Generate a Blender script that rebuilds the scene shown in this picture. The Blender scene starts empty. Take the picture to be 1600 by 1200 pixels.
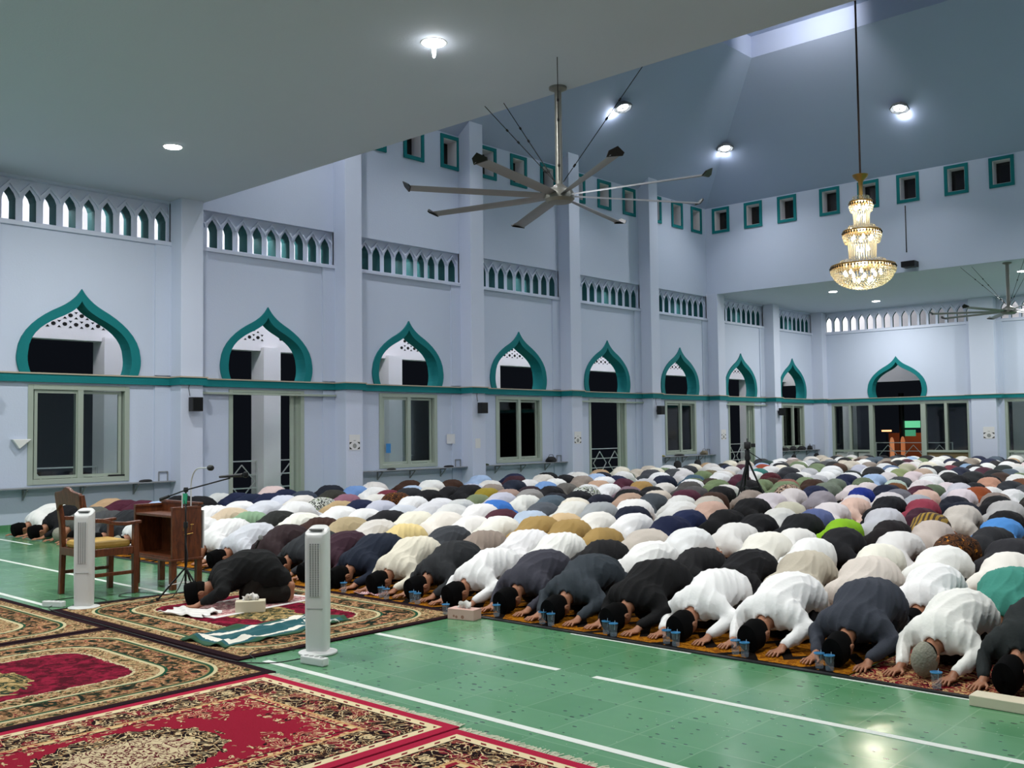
import bpy, bmesh, math, random
import numpy as np
from mathutils import Vector, Matrix
random.seed(7)
PI = math.pi
COL = bpy.context.scene.collection
SC = bpy.context.scene

# ------------------------------------------------------------------ camera
F_PX, YAW, PITCH, ROLL, EYE = 1549.4, 0.7409, 0.0473, -0.0122, 1.6
fw = Vector((-math.sin(YAW) * math.cos(PITCH), math.cos(YAW) * math.cos(PITCH), math.sin(PITCH)))
rt = Vector((math.cos(YAW), math.sin(YAW), 0)); up = rt.cross(fw)
rt2 = rt * math.cos(ROLL) + up * math.sin(ROLL); up2 = -rt * math.sin(ROLL) + up * math.cos(ROLL)
cd = bpy.data.cameras.new('camera'); cam = bpy.data.objects.new('camera', cd); COL.objects.link(cam)
cd.sensor_width = 36; cd.lens = 36 * F_PX / 1600; cd.clip_start = 0.05; cd.clip_end = 300
m3 = Matrix((rt2, up2, -fw)).transposed(); M4 = m3.to_4x4(); M4.translation = (0, 0, EYE)
cam.matrix_world = M4; SC.camera = cam
def on_plane(px, py, X=None, Y=None, Z=None):      # where the ray of a photo pixel meets a plane of the room
    v = fw + rt2 * ((px - 800) / F_PX) + up2 * (-(py - 600) / F_PX)
    t = X / v.x if X is not None else Y / v.y if Y is not None else (Z - EYE) / v.z
    return Vector((0, 0, EYE)) + v * t

# ------------------------------------------------------------------ world, exposure
w = bpy.data.worlds.new('night'); SC.world = w; w.use_nodes = True
w.node_tree.nodes['Background'].inputs[0].default_value = (0.012, 0.015, 0.022, 1)
w.node_tree.nodes['Background'].inputs[1].default_value = 0.3
SC.view_settings.view_transform = 'Standard'; SC.view_settings.look = 'None'
SC.view_settings.exposure = 0.12; SC.view_settings.gamma = 1; SC.view_settings.use_curve_mapping = False

# room dimensions
XW, Y0, BAY, YN, YC, YF = -17.876, 7.962, 3.95, 10.22, 29.50, 37.73
XE = 1.40; YB = -2.2
HB, HU, HT = 2.559, 6.168, 9.1445
SL, HC = 4.15, 12.2
CX = (XW + XE) / 2

P_HALL, P_DOWN, P_CORR = 100.0, 130.0, 300.0
def light(kind, loc, power, size=0.3, col=(1, 1, 1), rot=(0, 0, 0), spread=None):
    l = bpy.data.lights.new('lamp_light', kind); l.energy = power; l.color = col
    if kind == 'AREA':
        l.shape = 'DISK'; l.size = size
        if spread: l.spread = spread
    else: l.shadow_soft_size = size
    if kind == 'SPOT': l.spot_size = spread or 1.5; l.spot_blend = 0.6
    o = bpy.data.objects.new('lamp_light', l); COL.objects.link(o); o.location = loc; o.rotation_euler = rot
    return o
SLOPE = math.atan2(HC - HT, SL)
HALL_LAMPS = []          # (x, y, z, normal) on the sloped ceiling, 2 m in from its foot
s_ = 2.0; zl = HT + (HC - HT) / SL * s_
for x in (-15.9, -10.37, -5.6, -0.6): HALL_LAMPS.append((x, YC - s_ + .02, zl, (0 if x not in (-15.9, -0.6) else (1 if x < -8 else -1), -1)))
for x in (-15.9, -10.8, -5.6, -0.6): HALL_LAMPS.append((x, YN + s_, zl, (0 if x not in (-15.9, -0.6) else (1 if x < -8 else -1), 1)))
for y in (22.0, 16.6):
    HALL_LAMPS.append((XW + s_, y, zl, (1, 0))); HALL_LAMPS.append((XE - s_, y, zl, (-1, 0)))
COOL = (0.97, 0.98, 1.0); LAMP_POSE = []
for (x, y, z, n) in HALL_LAMPS:
    L_ = math.hypot(*n); nx_, ny_ = n[0] / L_, n[1] / L_; k_ = math.atan(math.tan(SLOPE) * (1 if L_ == 1 else .7071)) * .5
    ax_ = Vector((-ny_, nx_, 0)); q_ = Matrix.Rotation(-k_, 3, ax_); dn = q_ @ Vector((0, 0, -1))
    c_ = Vector((x, y, z - .10)); e_ = c_ + dn * .075
    lo_ = light('AREA', e_, P_HALL, 0.27, COOL, spread=2.05); lo_.rotation_euler = q_.to_euler()
    LAMP_POSE.append((c_, q_.to_quaternion()))
    light('POINT', (x - nx_ * .27, y - ny_ * .27, z - .27 * math.tan(SLOPE) * (1 if L_ == 1 else .7071) - .11), 13, 0.06, (0.9, 0.95, 1.0))
DOWN = [(x, y) for y in (3.9, 7.86) for x in (-14.42, -8.37, -2.3)] + [(x, y) for y in (31.9, 35.5) for x in (-14.45, -8.55, -2.5)]
DOWN += [(-8.37, 0.2), (-14.42, 0.2)]
for (x, y) in DOWN: light('AREA', (x, y, HU - .03), P_DOWN, 0.26, (1, 0.99, 0.96))
XC_ = -20.9
for n in range(-1, 9): light('POINT', (XW - .85, Y0 + n * BAY - .2, 6.3), P_CORR * .36, 0.12, (1, 0.99, 0.98))
for x in (-16.5, -11, -5): light('POINT', (x, YF + 1.6, 6.35), P_CORR * .10, 0.15, (1, 0.99, 0.98))

# ------------------------------------------------------------------ node helper
class V:
    def __init__(s, nt, sock): s.nt = nt; s.s = sock
    def op(s, o, *a):
        n = s.nt.nodes.new('ShaderNodeMath'); n.operation = o
        for i, q in enumerate((s,) + a):
            if isinstance(q, V): s.nt.links.new(q.s, n.inputs[i])
            else: n.inputs[i].default_value = q
        return V(s.nt, n.outputs[0])
    def __add__(s, o): return s.op('ADD', o)
    def __sub__(s, o): return s.op('SUBTRACT', o)
    def __mul__(s, o): return s.op('MULTIPLY', o)
    def __truediv__(s, o): return s.op('DIVIDE', o)
    def __neg__(s): return s.op('MULTIPLY', -1.0)
    def abs(s): return s.op('ABSOLUTE')
    def max(s, o): return s.op('MAXIMUM', o)
    def min(s, o): return s.op('MINIMUM', o)
    def sqrt(s): return s.op('SQRT')
    def sin(s): return s.op('SINE')
    def lt(s, o): return s.op('LESS_THAN', o)
    def gt(s, o): return s.op('GREATER_THAN', o)
    def fract(s): return s.op('FRACT')
    def between(s, a, b): return s.gt(a) * s.lt(b)
def lin(h):
    if isinstance(h, str):
        c = [int(h[i:i + 2], 16) / 255 for i in (0, 2, 4)]
    else: c = h
    return tuple(x / 12.92 if x <= .04045 else ((x + .055) / 1.055) ** 2.4 for x in c) + (1,)
class Mat:
    def __init__(s, name, col='808080', rough=.6, metal=0, spec=.5, **kw):
        s.m = bpy.data.materials.new(name); s.m.use_nodes = True; s.nt = s.m.node_tree
        s.b = s.nt.nodes['Principled BSDF']
        s.b.inputs['Base Color'].default_value = lin(col); s.b.inputs['Roughness'].default_value = rough
        s.b.inputs['Metallic'].default_value = metal; s.b.inputs['Specular IOR Level'].default_value = spec
        for k, v in kw.items(): s.b.inputs[k.replace('_', ' ')].default_value = v
    def xyz(s, kind='Object'):
        t = s.nt.nodes.new('ShaderNodeTexCoord'); p = s.nt.nodes.new('ShaderNodeSeparateXYZ')
        s.nt.links.new(t.outputs[kind], p.inputs[0]); return [V(s.nt, p.outputs[i]) for i in range(3)]
    def vec(s, x, y, z=0.0):
        c = s.nt.nodes.new('ShaderNodeCombineXYZ')
        for i, q in enumerate((x, y, z)):
            if isinstance(q, V): s.nt.links.new(q.s, c.inputs[i])
            else: c.inputs[i].default_value = q
        return c.outputs[0]
    def noise(s, scale, detail=2, vec=None, dist=0.0, rough=.5, out=0):
        n = s.nt.nodes.new('ShaderNodeTexNoise'); n.inputs['Scale'].default_value = scale; n.inputs['Detail'].default_value = detail
        n.inputs['Distortion'].default_value = dist; n.inputs['Roughness'].default_value = rough
        if vec is None: vec = s.nt.nodes.new('ShaderNodeTexCoord').outputs['Object']
        s.nt.links.new(vec, n.inputs['Vector']); return V(s.nt, n.outputs[out])
    def voro(s, scale, vec=None, rand=1.0, out='Distance', feat='F1'):
        n = s.nt.nodes.new('ShaderNodeTexVoronoi'); n.inputs['Scale'].default_value = scale; n.inputs['Randomness'].default_value = rand; n.feature = feat
        if vec is None: vec = s.nt.nodes.new('ShaderNodeTexCoord').outputs['Object']
        s.nt.links.new(vec, n.inputs['Vector']); return V(s.nt, n.outputs[out])
    def mix(s, f, a, b):
        n = s.nt.nodes.new('ShaderNodeMix'); n.data_type = 'RGBA'
        if isinstance(f, V): s.nt.links.new(f.s, n.inputs[0])
        else: n.inputs[0].default_value = f
        for i, q in ((6, a), (7, b)):
            if isinstance(q, V): s.nt.links.new(q.s, n.inputs[i])
            else: n.inputs[i].default_value = lin(q)
        return V(s.nt, n.outputs[2])
    def ramp(s, f, stops, interp='CONSTANT'):
        n = s.nt.nodes.new('ShaderNodeValToRGB'); n.color_ramp.interpolation = interp
        e = n.color_ramp.elements
        while len(e) < len(stops): e.new(.5)
        for i, (p, c) in enumerate(stops): e[i].position = p; e[i].color = lin(c)
        s.nt.links.new(f.s, n.inputs[0]); return V(s.nt, n.outputs[0])
    def color(s, v): s.nt.links.new(v.s, s.b.inputs['Base Color']); return s
    def bump(s, v, dist=.01, st=1.0):
        n = s.nt.nodes.new('ShaderNodeBump'); n.inputs['Distance'].default_value = dist; n.inputs['Strength'].default_value = st
        s.nt.links.new(v.s, n.inputs['Height']); s.nt.links.new(n.outputs[0], s.b.inputs['Normal']); return s
    def rough(s, v): s.nt.links.new(v.s, s.b.inputs['Roughness']); return s
def emit(name, col, st):
    m = Mat(name, col, 1); m.b.inputs['Emission Color'].default_value = lin(col); m.b.inputs['Emission Strength'].default_value = st; return m.m

WALLC = 'C2CCDF'
def wallmat(name, col, var=.06):
    m = Mat(name, col, .75, spec=.3)
    n = m.noise(.7, 4); m.color(m.mix(n * .35, col, tuple(int(col[i:i + 2], 16) / 255 * (1 - var) for i in (0, 2, 4))))
    return m.bump(m.noise(30, 3), .002).m
M = {}
M['wall'] = wallmat('blue wall paint', WALLC)
M['pilaster'] = wallmat('pilaster paint', 'C8D0E2', .04)
M['white_wall'] = wallmat('white wall paint', 'E4E2E6')
M['ceiling'] = wallmat('ceiling paint', 'BCC5D2', .05)
M['hall_ceiling'] = wallmat('hall ceiling paint', 'A9B4CF', .05)
M['teal'] = wallmat('teal paint', '067478', .1)
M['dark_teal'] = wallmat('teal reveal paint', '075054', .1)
M['ledge'] = wallmat('dusty ledge', 'B5AB98', .2)
M['frame'] = Mat('aluminium frame', 'A8B3A6', .45, .3).m
M['frame_dark'] = Mat('dark gasket', '15171A', .5).m
g = Mat('window glass', 'FFFFFF', .02); g.b.inputs['Transmission Weight'].default_value = 0
g.nt.nodes.remove(g.b)
tr = g.nt.nodes.new('ShaderNodeBsdfTransparent'); tr.inputs[0].default_value = (.82, .86, .86, 1)
gl = g.nt.nodes.new('ShaderNodeBsdfGlossy'); gl.inputs['Roughness'].default_value = .03
fr = g.nt.nodes.new('ShaderNodeFresnel'); fr.inputs[0].default_value = 1.5
mx = g.nt.nodes.new('ShaderNodeMixShader'); g.nt.links.new(fr.outputs[0], mx.inputs[0]); g.nt.links.new(tr.outputs[0], mx.inputs[1]); g.nt.links.new(gl.outputs[0], mx.inputs[2])
g.nt.links.new(mx.outputs[0], g.nt.nodes['Material Output'].inputs[0]); M['glass'] = g.m
M['dark_glass'] = Mat('night glass', '1B1A1C', .15).m
M['steel'] = Mat('galvanised steel', 'D0D2D2', .35, .3).m
M['black_metal'] = Mat('black metal', '0C0D0F', .4, .4).m
M['black_plastic'] = Mat('black plastic', '111214', .5).m
M['white_plastic'] = Mat('white plastic', 'D9DAD8', .35).m
M['grey_plastic'] = Mat('grey plastic', '8C8F8E', .4).m
M['fan_metal'] = Mat('fan metal', '7A7A74', .4, .5).m
M['blade'] = Mat('fan blade', '84868A', .4, .3).m
M['gold'] = Mat('brass', 'B08A4A', .3, .9).m
M['lamp'] = emit('lamp diffuser', 'FFFFFF', 30)
M['lamp_soft'] = emit('lamp bulbs', 'FFF6E0', 9)
M['paper'] = Mat('paper', 'D8D8D8', .8).m
M['hole'] = Mat('night hole', '050506', .9).m
# floor
m = Mat('green floor tile', '6FA182', .16, spec=.5)
x, y, z = m.xyz()
ti = m.voro(2.5, m.vec((x + .3).op('SNAP', .4), (y + .06).op('SNAP', .4)), 1, 'Color')
base = m.mix(m.noise(1.1, 5, rough=.7), '3C7850', '66996F')
base = m.mix(m.noise(6, 3) * .5, base, '588F66')
tilev = m.noise(7.3, 0, m.vec((x + .3).op('SNAP', .4) * 3.1, (y + .06).op('SNAP', .4) * 2.7))
base = m.mix((tilev - .4) * .8, base, '79AC84')
seam = ((((x + .3) / .4).fract() - .5).abs().gt(.488)).max(((((y + .06) / .4).fract() - .5).abs().gt(.488)))
base = m.mix(seam * .3, base, '93BB9A')
vv = m.vec(x * 1.0, y * 1.7)
fl = m.voro(9.5, vv, .55).lt(m.noise(3, 1) * .27)
base = m.mix(fl * .8, base, '16302A')
sp = m.voro(26, None, 1).lt(.10) * m.noise(2.0, 2).gt(.55)
base = m.mix(sp * .6, base, 'BBD2BC')
m.color(base); m.rough(m.noise(5, 4) * .22 + .08); m.bump(m.noise(2.5, 2) - seam * .05, .006)
M['floor'] = m.m

# ------------------------------------------------------------------ mesh helpers
class MB:
    def __init__(s): s.v = []; s.f = []; s.m = []; s.cur = 0
    def add(s, vs, fs):
        o = len(s.v); s.v += [tuple(q) for q in vs]; s.f += [tuple(i + o for i in f) for f in fs]; s.m += [s.cur] * len(fs)
        return s
    def box(s, x0, y0, z0, x1, y1, z1):
        x0, x1 = sorted((x0, x1)); y0, y1 = sorted((y0, y1)); z0, z1 = sorted((z0, z1))
        vs = [(x, y, z) for z in (z0, z1) for (x, y) in ((x0, y0), (x1, y0), (x1, y1), (x0, y1))]
        return s.add(vs, [(0, 3, 2, 1), (4, 5, 6, 7), (0, 1, 5, 4), (1, 2, 6, 5), (2, 3, 7, 6), (3, 0, 4, 7)])
    def bar(s, a, b, w, h=None):
        a = Vector(a); b = Vector(b); h = h or w; d = (b - a).normalized()
        u = d.cross(Vector((0, 0, 1)));
        if u.length < 1e-3: u = Vector((1, 0, 0))
        u.normalize(); q = u.cross(d)
        vs = [p + u * (i * w / 2) + q * (j * h / 2) for p in (a, b) for (i, j) in ((-1, -1), (1, -1), (1, 1), (-1, 1))]
        return s.add(vs, [(3, 2, 1, 0), (4, 5, 6, 7), (0, 1, 5, 4), (1, 2, 6, 5), (2, 3, 7, 6), (3, 0, 4, 7)])
    def tube(s, pts, r, n=8, caps=True):
        pts = [Vector(p) for p in pts]; rs = r if isinstance(r, (list, tuple)) else [r] * len(pts)
        vs = []; fs = []; prev = None
        for i, p in enumerate(pts):
            d = (pts[min(i + 1, len(pts) - 1)] - pts[max(i - 1, 0)]).normalized()
            if prev is None:
                u = d.cross(Vector((0, 0, 1)))
                if u.length < 1e-3: u = Vector((1, 0, 0))
            else: u = prev - d * prev.dot(d)
            u.normalize(); prev = u; q = d.cross(u)
            vs += [p + (u * math.cos(2 * PI * k / n) + q * math.sin(2 * PI * k / n)) * rs[i] for k in range(n)]
        for i in range(len(pts) - 1):
            for k in range(n):
                a = i * n + k; b = i * n + (k + 1) % n; fs.append((a, b, b + n, a + n))
        if caps: fs.append(tuple(range(n))[::-1]); fs.append(tuple(range((len(pts) - 1) * n, len(pts) * n)))
        return s.add(vs, fs)
    def lathe(s, prof, n=24, c=(0, 0, 0), sx=1, sy=1, ph=0):
        vs = []; fs = []
        for (r, z) in prof:
            vs += [(c[0] + sx * r * math.cos(2 * PI * k / n + ph), c[1] + sy * r * math.sin(2 * PI * k / n + ph), c[2] + z) for k in range(n)]
        for i in range(len(prof) - 1):
            for k in range(n):
                a = i * n + k; b = i * n + (k + 1) % n; fs.append((a, b, b + n, a + n))
        fs.append(tuple(range(n))[::-1]); fs.append(tuple(range((len(prof) - 1) * n, len(prof) * n)))
        return s.add(vs, fs)
    def prism(s, poly, fn, t0, t1):          # poly in (u,v), fn(u,v,t)->xyz
        n = len(poly); vs = [fn(u, v, t) for t in (t0, t1) for (u, v) in poly]
        return s.add(vs, [tuple(range(n))[::-1], tuple(range(n, 2 * n))] + [(i, (i + 1) % n, (i + 1) % n + n, i + n) for i in range(n)])
    def build(s, name, mats, parent=None, smooth=False, bevel=0, loc=None, rotz=None):
        me = bpy.data.meshes.new(name); me.from_pydata(s.v, [], s.f)
        if not isinstance(mats, (list, tuple)): mats = [mats]
        for q in mats: me.materials.append(q)
        me.polygons.foreach_set('material_index', s.m)
        bm = bmesh.new(); bm.from_mesh(me); bmesh.ops.recalc_face_normals(bm, faces=bm.faces); bm.to_mesh(me); bm.free()
        o = bpy.data.objects.new(name, me); COL.objects.link(o)
        if smooth: shade(me)
        if bevel:
            b = o.modifiers.new('bevel', 'BEVEL'); b.width = bevel; b.segments = 2; b.limit_method = 'ANGLE'
        if parent: o.parent = parent
        if loc is not None: o.location = loc
        if rotz is not None: o.rotation_euler.z = rotz
        return o
def shade(me, ang=.7):
    me.polygons.foreach_set('use_smooth', [True] * len(me.polygons))
    try: me.set_sharp_from_angle(angle=ang)
    except Exception: pass
def thing(name, label, cat, loc=(0, 0, 0), rotz=0, group=None):
    o = bpy.data.objects.new(name, None); COL.objects.link(o); o.empty_display_size = .1
    o.location = loc; o.rotation_euler = (0, 0, rotz); tag(o, label, cat, group); return o
def tag(o, label, cat, group=None, kind=None):
    if label: o['label'] = label
    if cat: o['category'] = cat
    if group: o['group'] = group
    if kind: o['kind'] = kind
    return o
def struct(o): o['kind'] = 'structure'; return o
def copy_tree(o, parent=None):
    c = o.copy(); COL.objects.link(c); c.parent = parent
    for ch in o.children: copy_tree(ch, c)
    return c
def plate(name, outer, holes, th, fn, mats, parent=None, matfn=None):
    """flat slab with holes: outline (u,v), thickness centred, fn maps (u,v,w)"""
    cu = bpy.data.curves.new(name, 'CURVE'); cu.dimensions = '2D'; cu.fill_mode = 'BOTH'; cu.extrude = th / 2
    for poly in [outer] + holes:
        sp = cu.splines.new('POLY'); sp.points.add(len(poly) - 1)
        for i, (u, v) in enumerate(poly): sp.points[i].co = (u, v, 0, 1)
        sp.use_cyclic_u = True
    t = bpy.data.objects.new('t', cu); COL.objects.link(t)
    dg = bpy.context.evaluated_depsgraph_get(); me = bpy.data.meshes.new_from_object(t.evaluated_get(dg))
    bpy.data.objects.remove(t); bpy.data.curves.remove(cu)
    me.name = name; me.materials.clear()
    if not isinstance(mats, (list, tuple)): mats = [mats]
    for q in mats: me.materials.append(q)
    idx = []
    for p in me.polygons:
        k = 0
        if matfn: k = matfn(p.center, p.normal)
        idx.append(k)
    me.polygons.foreach_set('material_index', idx)
    for v in me.vertices: v.co = fn(*v.co)
    bm = bmesh.new(); bm.from_mesh(me); bmesh.ops.remove_doubles(bm, verts=bm.verts, dist=1e-5)
    bmesh.ops.recalc_face_normals(bm, faces=bm.faces); bm.to_mesh(me); bm.free()
    me.polygons.foreach_set('use_smooth', [False] * len(me.polygons))
    o = bpy.data.objects.new(name, me); COL.objects.link(o)
    if parent: o.parent = parent
    return o
rect = lambda a, b, c, d: [(a, b), (c, b), (c, d), (a, d)]

# ------------------------------------------------------------------ the room
def bez(p0, p1, p2, p3, n):
    return [tuple((1 - t) ** 3 * p0[i] + 3 * (1 - t) ** 2 * t * p1[i] + 3 * (1 - t) * t * t * p2[i] + t ** 3 * p3[i] for i in (0, 1)) for t in [k / n for k in range(n)]]
def ogee(w, zb, wb, zt, k=1.0):
    """half width w at belly, wb at base, tip at zt; returns closed outline (u, z)"""
    zm = zb + .38
    right = bez((wb, zb), (w * 1.0, zb + .12), (w * 1.02, zm - .12), (w, zm), 5)
    right += bez((w, zm), (w * .98, zm + .38), (w * .66, zm + .68 * (zt - zm) / 1.22), (w * .34, zm + .86 * (zt - zm) / 1.22), 8)
    right += bez((w * .34, zm + .86 * (zt - zm) / 1.22), (w * .16, zm + .97 * (zt - zm) / 1.22), (w * .06, zt - .12), (0, zt), 6)
    return right + [(0, zt)] + [(-u, z) for (u, z) in right[::-1]]
AZ0, AZT = 2.70, 4.27
ARCH_OUT = ogee(1.12, AZ0, 1.06, AZT); ARCH_IN = ogee(.94, AZ0, .88, AZT - .22); ARCH_MID = ogee(1.02, AZ0 - .04, .97, AZT - .11)
def pointed(w, z0, z1):
    return [(-w, z0), (w, z0), (w, z1 - .20), (w * .72, z1 - .11), (0, z1), (-w * .72, z1 - .11), (-w, z1 - .20)]
DOORS = (1, 4, 6)
bays = [Y0 + n * BAY for n in range(-2, 8)]
pil = [Y0 + (n + .5) * BAY for n in range(-3, 8)]
mapL = lambda u, v, w: (XW - .15 + w, u, v)          # left wall, 0.3 thick, face at XW
RX = 1.74
holes = []; outer = [(YB, 0)]
for n, c in enumerate(bays, -2):
    if n in DOORS: outer += [(c - .92, 0), (c - .92, 2.52), (c + .92, 2.52), (c + .92, 0)]
outer += [(YF + .3, 0), (YF + .3, HT + .4), (YB, HT + .4)]
WINY = [11.0, 12.25, 13.5, 14.87, 16.08, 17.31, 18.68, 19.9, 21.14, 22.48, 23.75, 25.02, 26.46, 27.72, 28.9]
for n, c in enumerate(bays, -2):
    holes.append([(c + u, z) for u, z in ARCH_MID])
    holes.append(rect(c - RX, 5.37, c + RX, 6.12))
    if n not in DOORS: holes.append(rect(c - .92, .76, c + .92, 2.52))
for y in WINY: holes.append(rect(y - .24, 8.33, y + .24, 9.01))
struct(plate('wall_left', outer, holes, .3, mapL, M['wall']))
k = 0
TR = [0]
def trim(o): TR[0] += 1; o.name = 'trim_%d' % TR[0]; return struct(o)
for i, y in enumerate(pil):
    top = HT + .3 if (YN < y + .3 and y - .3 < YC and i > 3 or abs(y - 29.69) < .3) else HU + .02
    if y < 0: continue
    top = HT + .35 if 13 < y < 29 else HU + .01
    b = MB().box(XW - .05, y - .235, 0, XW + .42, y + .235, top)
    trim(b.build('trim', M['pilaster'], bevel=.01))
    if y > 5 and y < 36:
        b = MB(); b.box(XW - .02, y - .56, 0, XW + .035, y + .56, HB - .02); b.box(XW - .02, y - .56, 2.75, XW + .035, y + .56, 5.28)
        trim(b.build('trim', M['wall']))
for n, c in enumerate(bays, -2):
    if n < 0: continue
    # arcade panel set back in the wall
    ws = []; m_ = 10
    for q in range(m_):
        u = c + (q - (m_ - 1) / 2) * .352
        ws.append([(u + a, z) for a, z in pointed(.115, 5.40, 5.97)])
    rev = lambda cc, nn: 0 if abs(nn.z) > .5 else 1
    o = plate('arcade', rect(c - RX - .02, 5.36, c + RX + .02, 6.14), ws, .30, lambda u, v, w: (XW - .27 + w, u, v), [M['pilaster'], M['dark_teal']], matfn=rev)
    trim(o)
    hd = MB()
    for q in range(m_):
        u = c + (q - (m_ - 1) / 2) * .352
        for sg in (-1, 1):
            a = [(u + sg * .176, 5.80), (u + sg * .15, 5.86), (u, 6.03), (u, 6.08), (u + sg * .176, 5.89)]
            hd.prism(a if sg > 0 else a[::-1], lambda p, q_, t: (t, p, q_), XW - .13, XW - .075)
    trim(hd.build('hoods', M['pilaster']))
    trim(MB().box(XW - .1, c - RX, 5.28, XW + .06, c + RX, 5.36).build('sill', M['pilaster'], bevel=.008))
    # ogee surround
    o = plate('arch', [(c + u, z) for u, z in ARCH_OUT], [[(c + u, z) for u, z in ARCH_IN]], .36, lambda u, v, w: (XW - .14 + w, u, v), M['teal'])
    trim(o)
# teal band and ledge, broken round the pilasters
b = MB(); b2 = MB()
b.box(XW - .02, YB, HB, XW + .08, YF, HB + .14); b2.box(XW - .02, YB, HB + .14, XW + .10, YF, HB + .165)
for y in pil:
    if y < 0: continue
    b.box(XW - .02, y - .29, HB, XW + .48, y + .29, HB + .14); b2.box(XW - .02, y - .30, HB + .14, XW + .50, y + .30, HB + .165)
trim(b.build('band', M['teal'])); trim(b2.build('ledge', M['ledge']))
# small square windows high on the wall
WN = [0]
def hi_window(fn, along):
    WN[0] += 1
    r = thing('window_%d' % WN[0], None, None); struct(r)
    f = plate('window_frame', rect(-.33, 8.24, .33, 9.10), [rect(-.24, 8.33, .24, 9.01)], .05, lambda u, v, w: fn(u, v, w + .01), M['teal'], r)
    rv = MB()
    for a in (rect(-.24, 8.33, .24, 8.345), rect(-.24, 8.995, .24, 9.01), rect(-.24, 8.33, -.225, 9.01), rect(.225, 8.33, .24, 9.01)):
        rv.prism(a, fn, -.32, 0)
    rv.build('reveal', M['white_wall'], r)
    p = MB(); p.prism(rect(-.24, 8.33, .24, 9.01), fn, -.33, -.32); p.build('pane', M['dark_glass'], r)
    return r
for y in WINY: hi_window(lambda u, v, w, y=y: (XW + w, y + u, v), 0)
# baseboard
trim(MB().box(XW, YB, 0, XW + .02, YF, .10).build('skirting', M['floor']))

# floor
fb = MB().box(XW - 5, YB, -.2, XE + 3, YF + 4, 0); f = struct(fb.build('floor', M['floor']))
# low ceilings with their fascia
c1 = MB(); c1.box(XW - .1, YB, HU, XE + 3, YN, HU + .25); o = struct(c1.build('ceiling', M['ceiling'])); o.name = 'ceiling_1'
c1 = MB(); c1.box(XW - .1, YC + .012, HU - .006, XE + 3, YF + .3, HU + .25); o = struct(c1.build('ceiling', M['ceiling'])); o.name = 'ceiling_2'
# hall upper walls: far, near, right
FX = [-17.27, -16.05, -14.84, -13.39, -12.15, -10.95, -9.57, -8.35, -7.0, -5.6, -4.35, -3.1]
hs = [rect(x - .24, 8.33, x + .24, 9.01) for x in FX]
struct(plate('wall_far_upper', rect(XW - .1, HU, XE + .1, HT + .4), hs, .3, lambda u, v, w: (u, YC + .15 + w, v), M['wall']))
for x in FX: hi_window(lambda u, v, w, x=x: (x + u, YC - w, v), 1)
struct(MB().box(XW, YN - .3, HU + .25, XE, YN, HT + .4).build('wall_near_upper', M['wall']))
struct(MB().box(XE, YN, HU, XE + .3, YC, HT + .4).build('wall_right_upper', M['wall']))
struct(MB().box(XE + 2.7, YB, 0, XE + 3, YF, HU).build('wall_right', M['wall']))
struct(MB().box(XW, YB - .3, 0, XE + 3, YB, HU).build('wall_back', M['wall']))
trim(MB().box(-11.06, YC - .012, 6.75, -11.03, YC, 8.15).build('joint', M['dark_glass']))
# hipped hall ceiling
cm = MB()
def q4(a, b, c_, d): cm.add([a, b, c_, d], [(0, 1, 2, 3)])
o4 = [(XW, YN), (XE, YN), (XE, YC), (XW, YC)]; i4 = [(XW + SL, YN + SL), (XE - SL, YN + SL), (XE - SL, YC - SL), (XW + SL, YC - SL)]
for i in range(4):
    j = (i + 1) % 4
    q4((*o4[i], HT), (*o4[j], HT), (*i4[j], HC), (*i4[i], HC))
    q4((*i4[i], HC), (*i4[j], HC), (*i4[j], HC + .62), (*i4[i], HC + .62))
q4(*[(*p, HC + .62) for p in i4])
o = struct(cm.build('ceiling_3', M['hall_ceiling']))
# far wall
bx = [(-14.66, 5.2), (-8.24, 5.2), (-1.8, 5.2)]
outer = [(XW - .1, 0)]; holes = []
FW = 2.62
for cx, _ in bx:
    outer += [(cx - FW, 0), (cx - FW, 2.52), (cx + FW, 2.52), (cx + FW, 0)]
    holes.append([(cx + u, z) for u, z in ARCH_MID]); holes.append(rect(cx - 2.88, 5.37, cx + 2.88, 6.12))
outer += [(XE + 3, 0), (XE + 3, HU + .2), (XW - .1, HU + .2)]
mapF = lambda u, v, w: (u, YF + .15 + w, v)
struct(plate('wall_far', outer, holes, .3, mapF, M['wall']))
for cx, _ in bx[:2]:
    trim(plate('arch', [(cx + u, z) for u, z in ARCH_OUT], [[(cx + u, z) for u, z in ARCH_IN]], .36, lambda u, v, w: (u, YF + .14 + w, v), M['teal']))
    ws = []; m_ = 17 if cx < -10 else 16
    for q in range(m_):
        u = cx + (q - (m_ - 1) / 2) * .338
        ws.append([(u + a, z) for a, z in pointed(.125, 5.40, 5.99)])
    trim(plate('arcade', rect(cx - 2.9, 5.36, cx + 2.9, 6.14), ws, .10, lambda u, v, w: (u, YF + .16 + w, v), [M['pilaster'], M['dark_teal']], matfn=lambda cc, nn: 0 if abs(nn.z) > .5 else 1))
    hd = MB()
    for q in range(m_):
        u = cx + (q - (m_ - 1) / 2) * .338
        for sg in (-1, 1):
            a = [(u + sg * .169, 5.80), (u + sg * .15, 5.87), (u, 6.04), (u, 6.09), (u + sg * .169, 5.90)]
            hd.prism(a, lambda p, q_, t: (p, t, q_), YF + .08, YF + .12)
    trim(hd.build('hoods', M['pilaster']))
    trim(MB().box(cx - 2.88, YF - .05, 5.28, cx + 2.88, YF + .1, 5.36).build('sill', M['pilaster']))
b = MB(); b2 = MB(); b.box(XW, YF - .08, HB, XE + 2, YF + .02, HB + .13); b2.box(XW, YF - .1, HB + .13, XE + 2, YF + .02, HB + .15)
FPIL = (-17.6, -11.45, -5.02)
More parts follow.
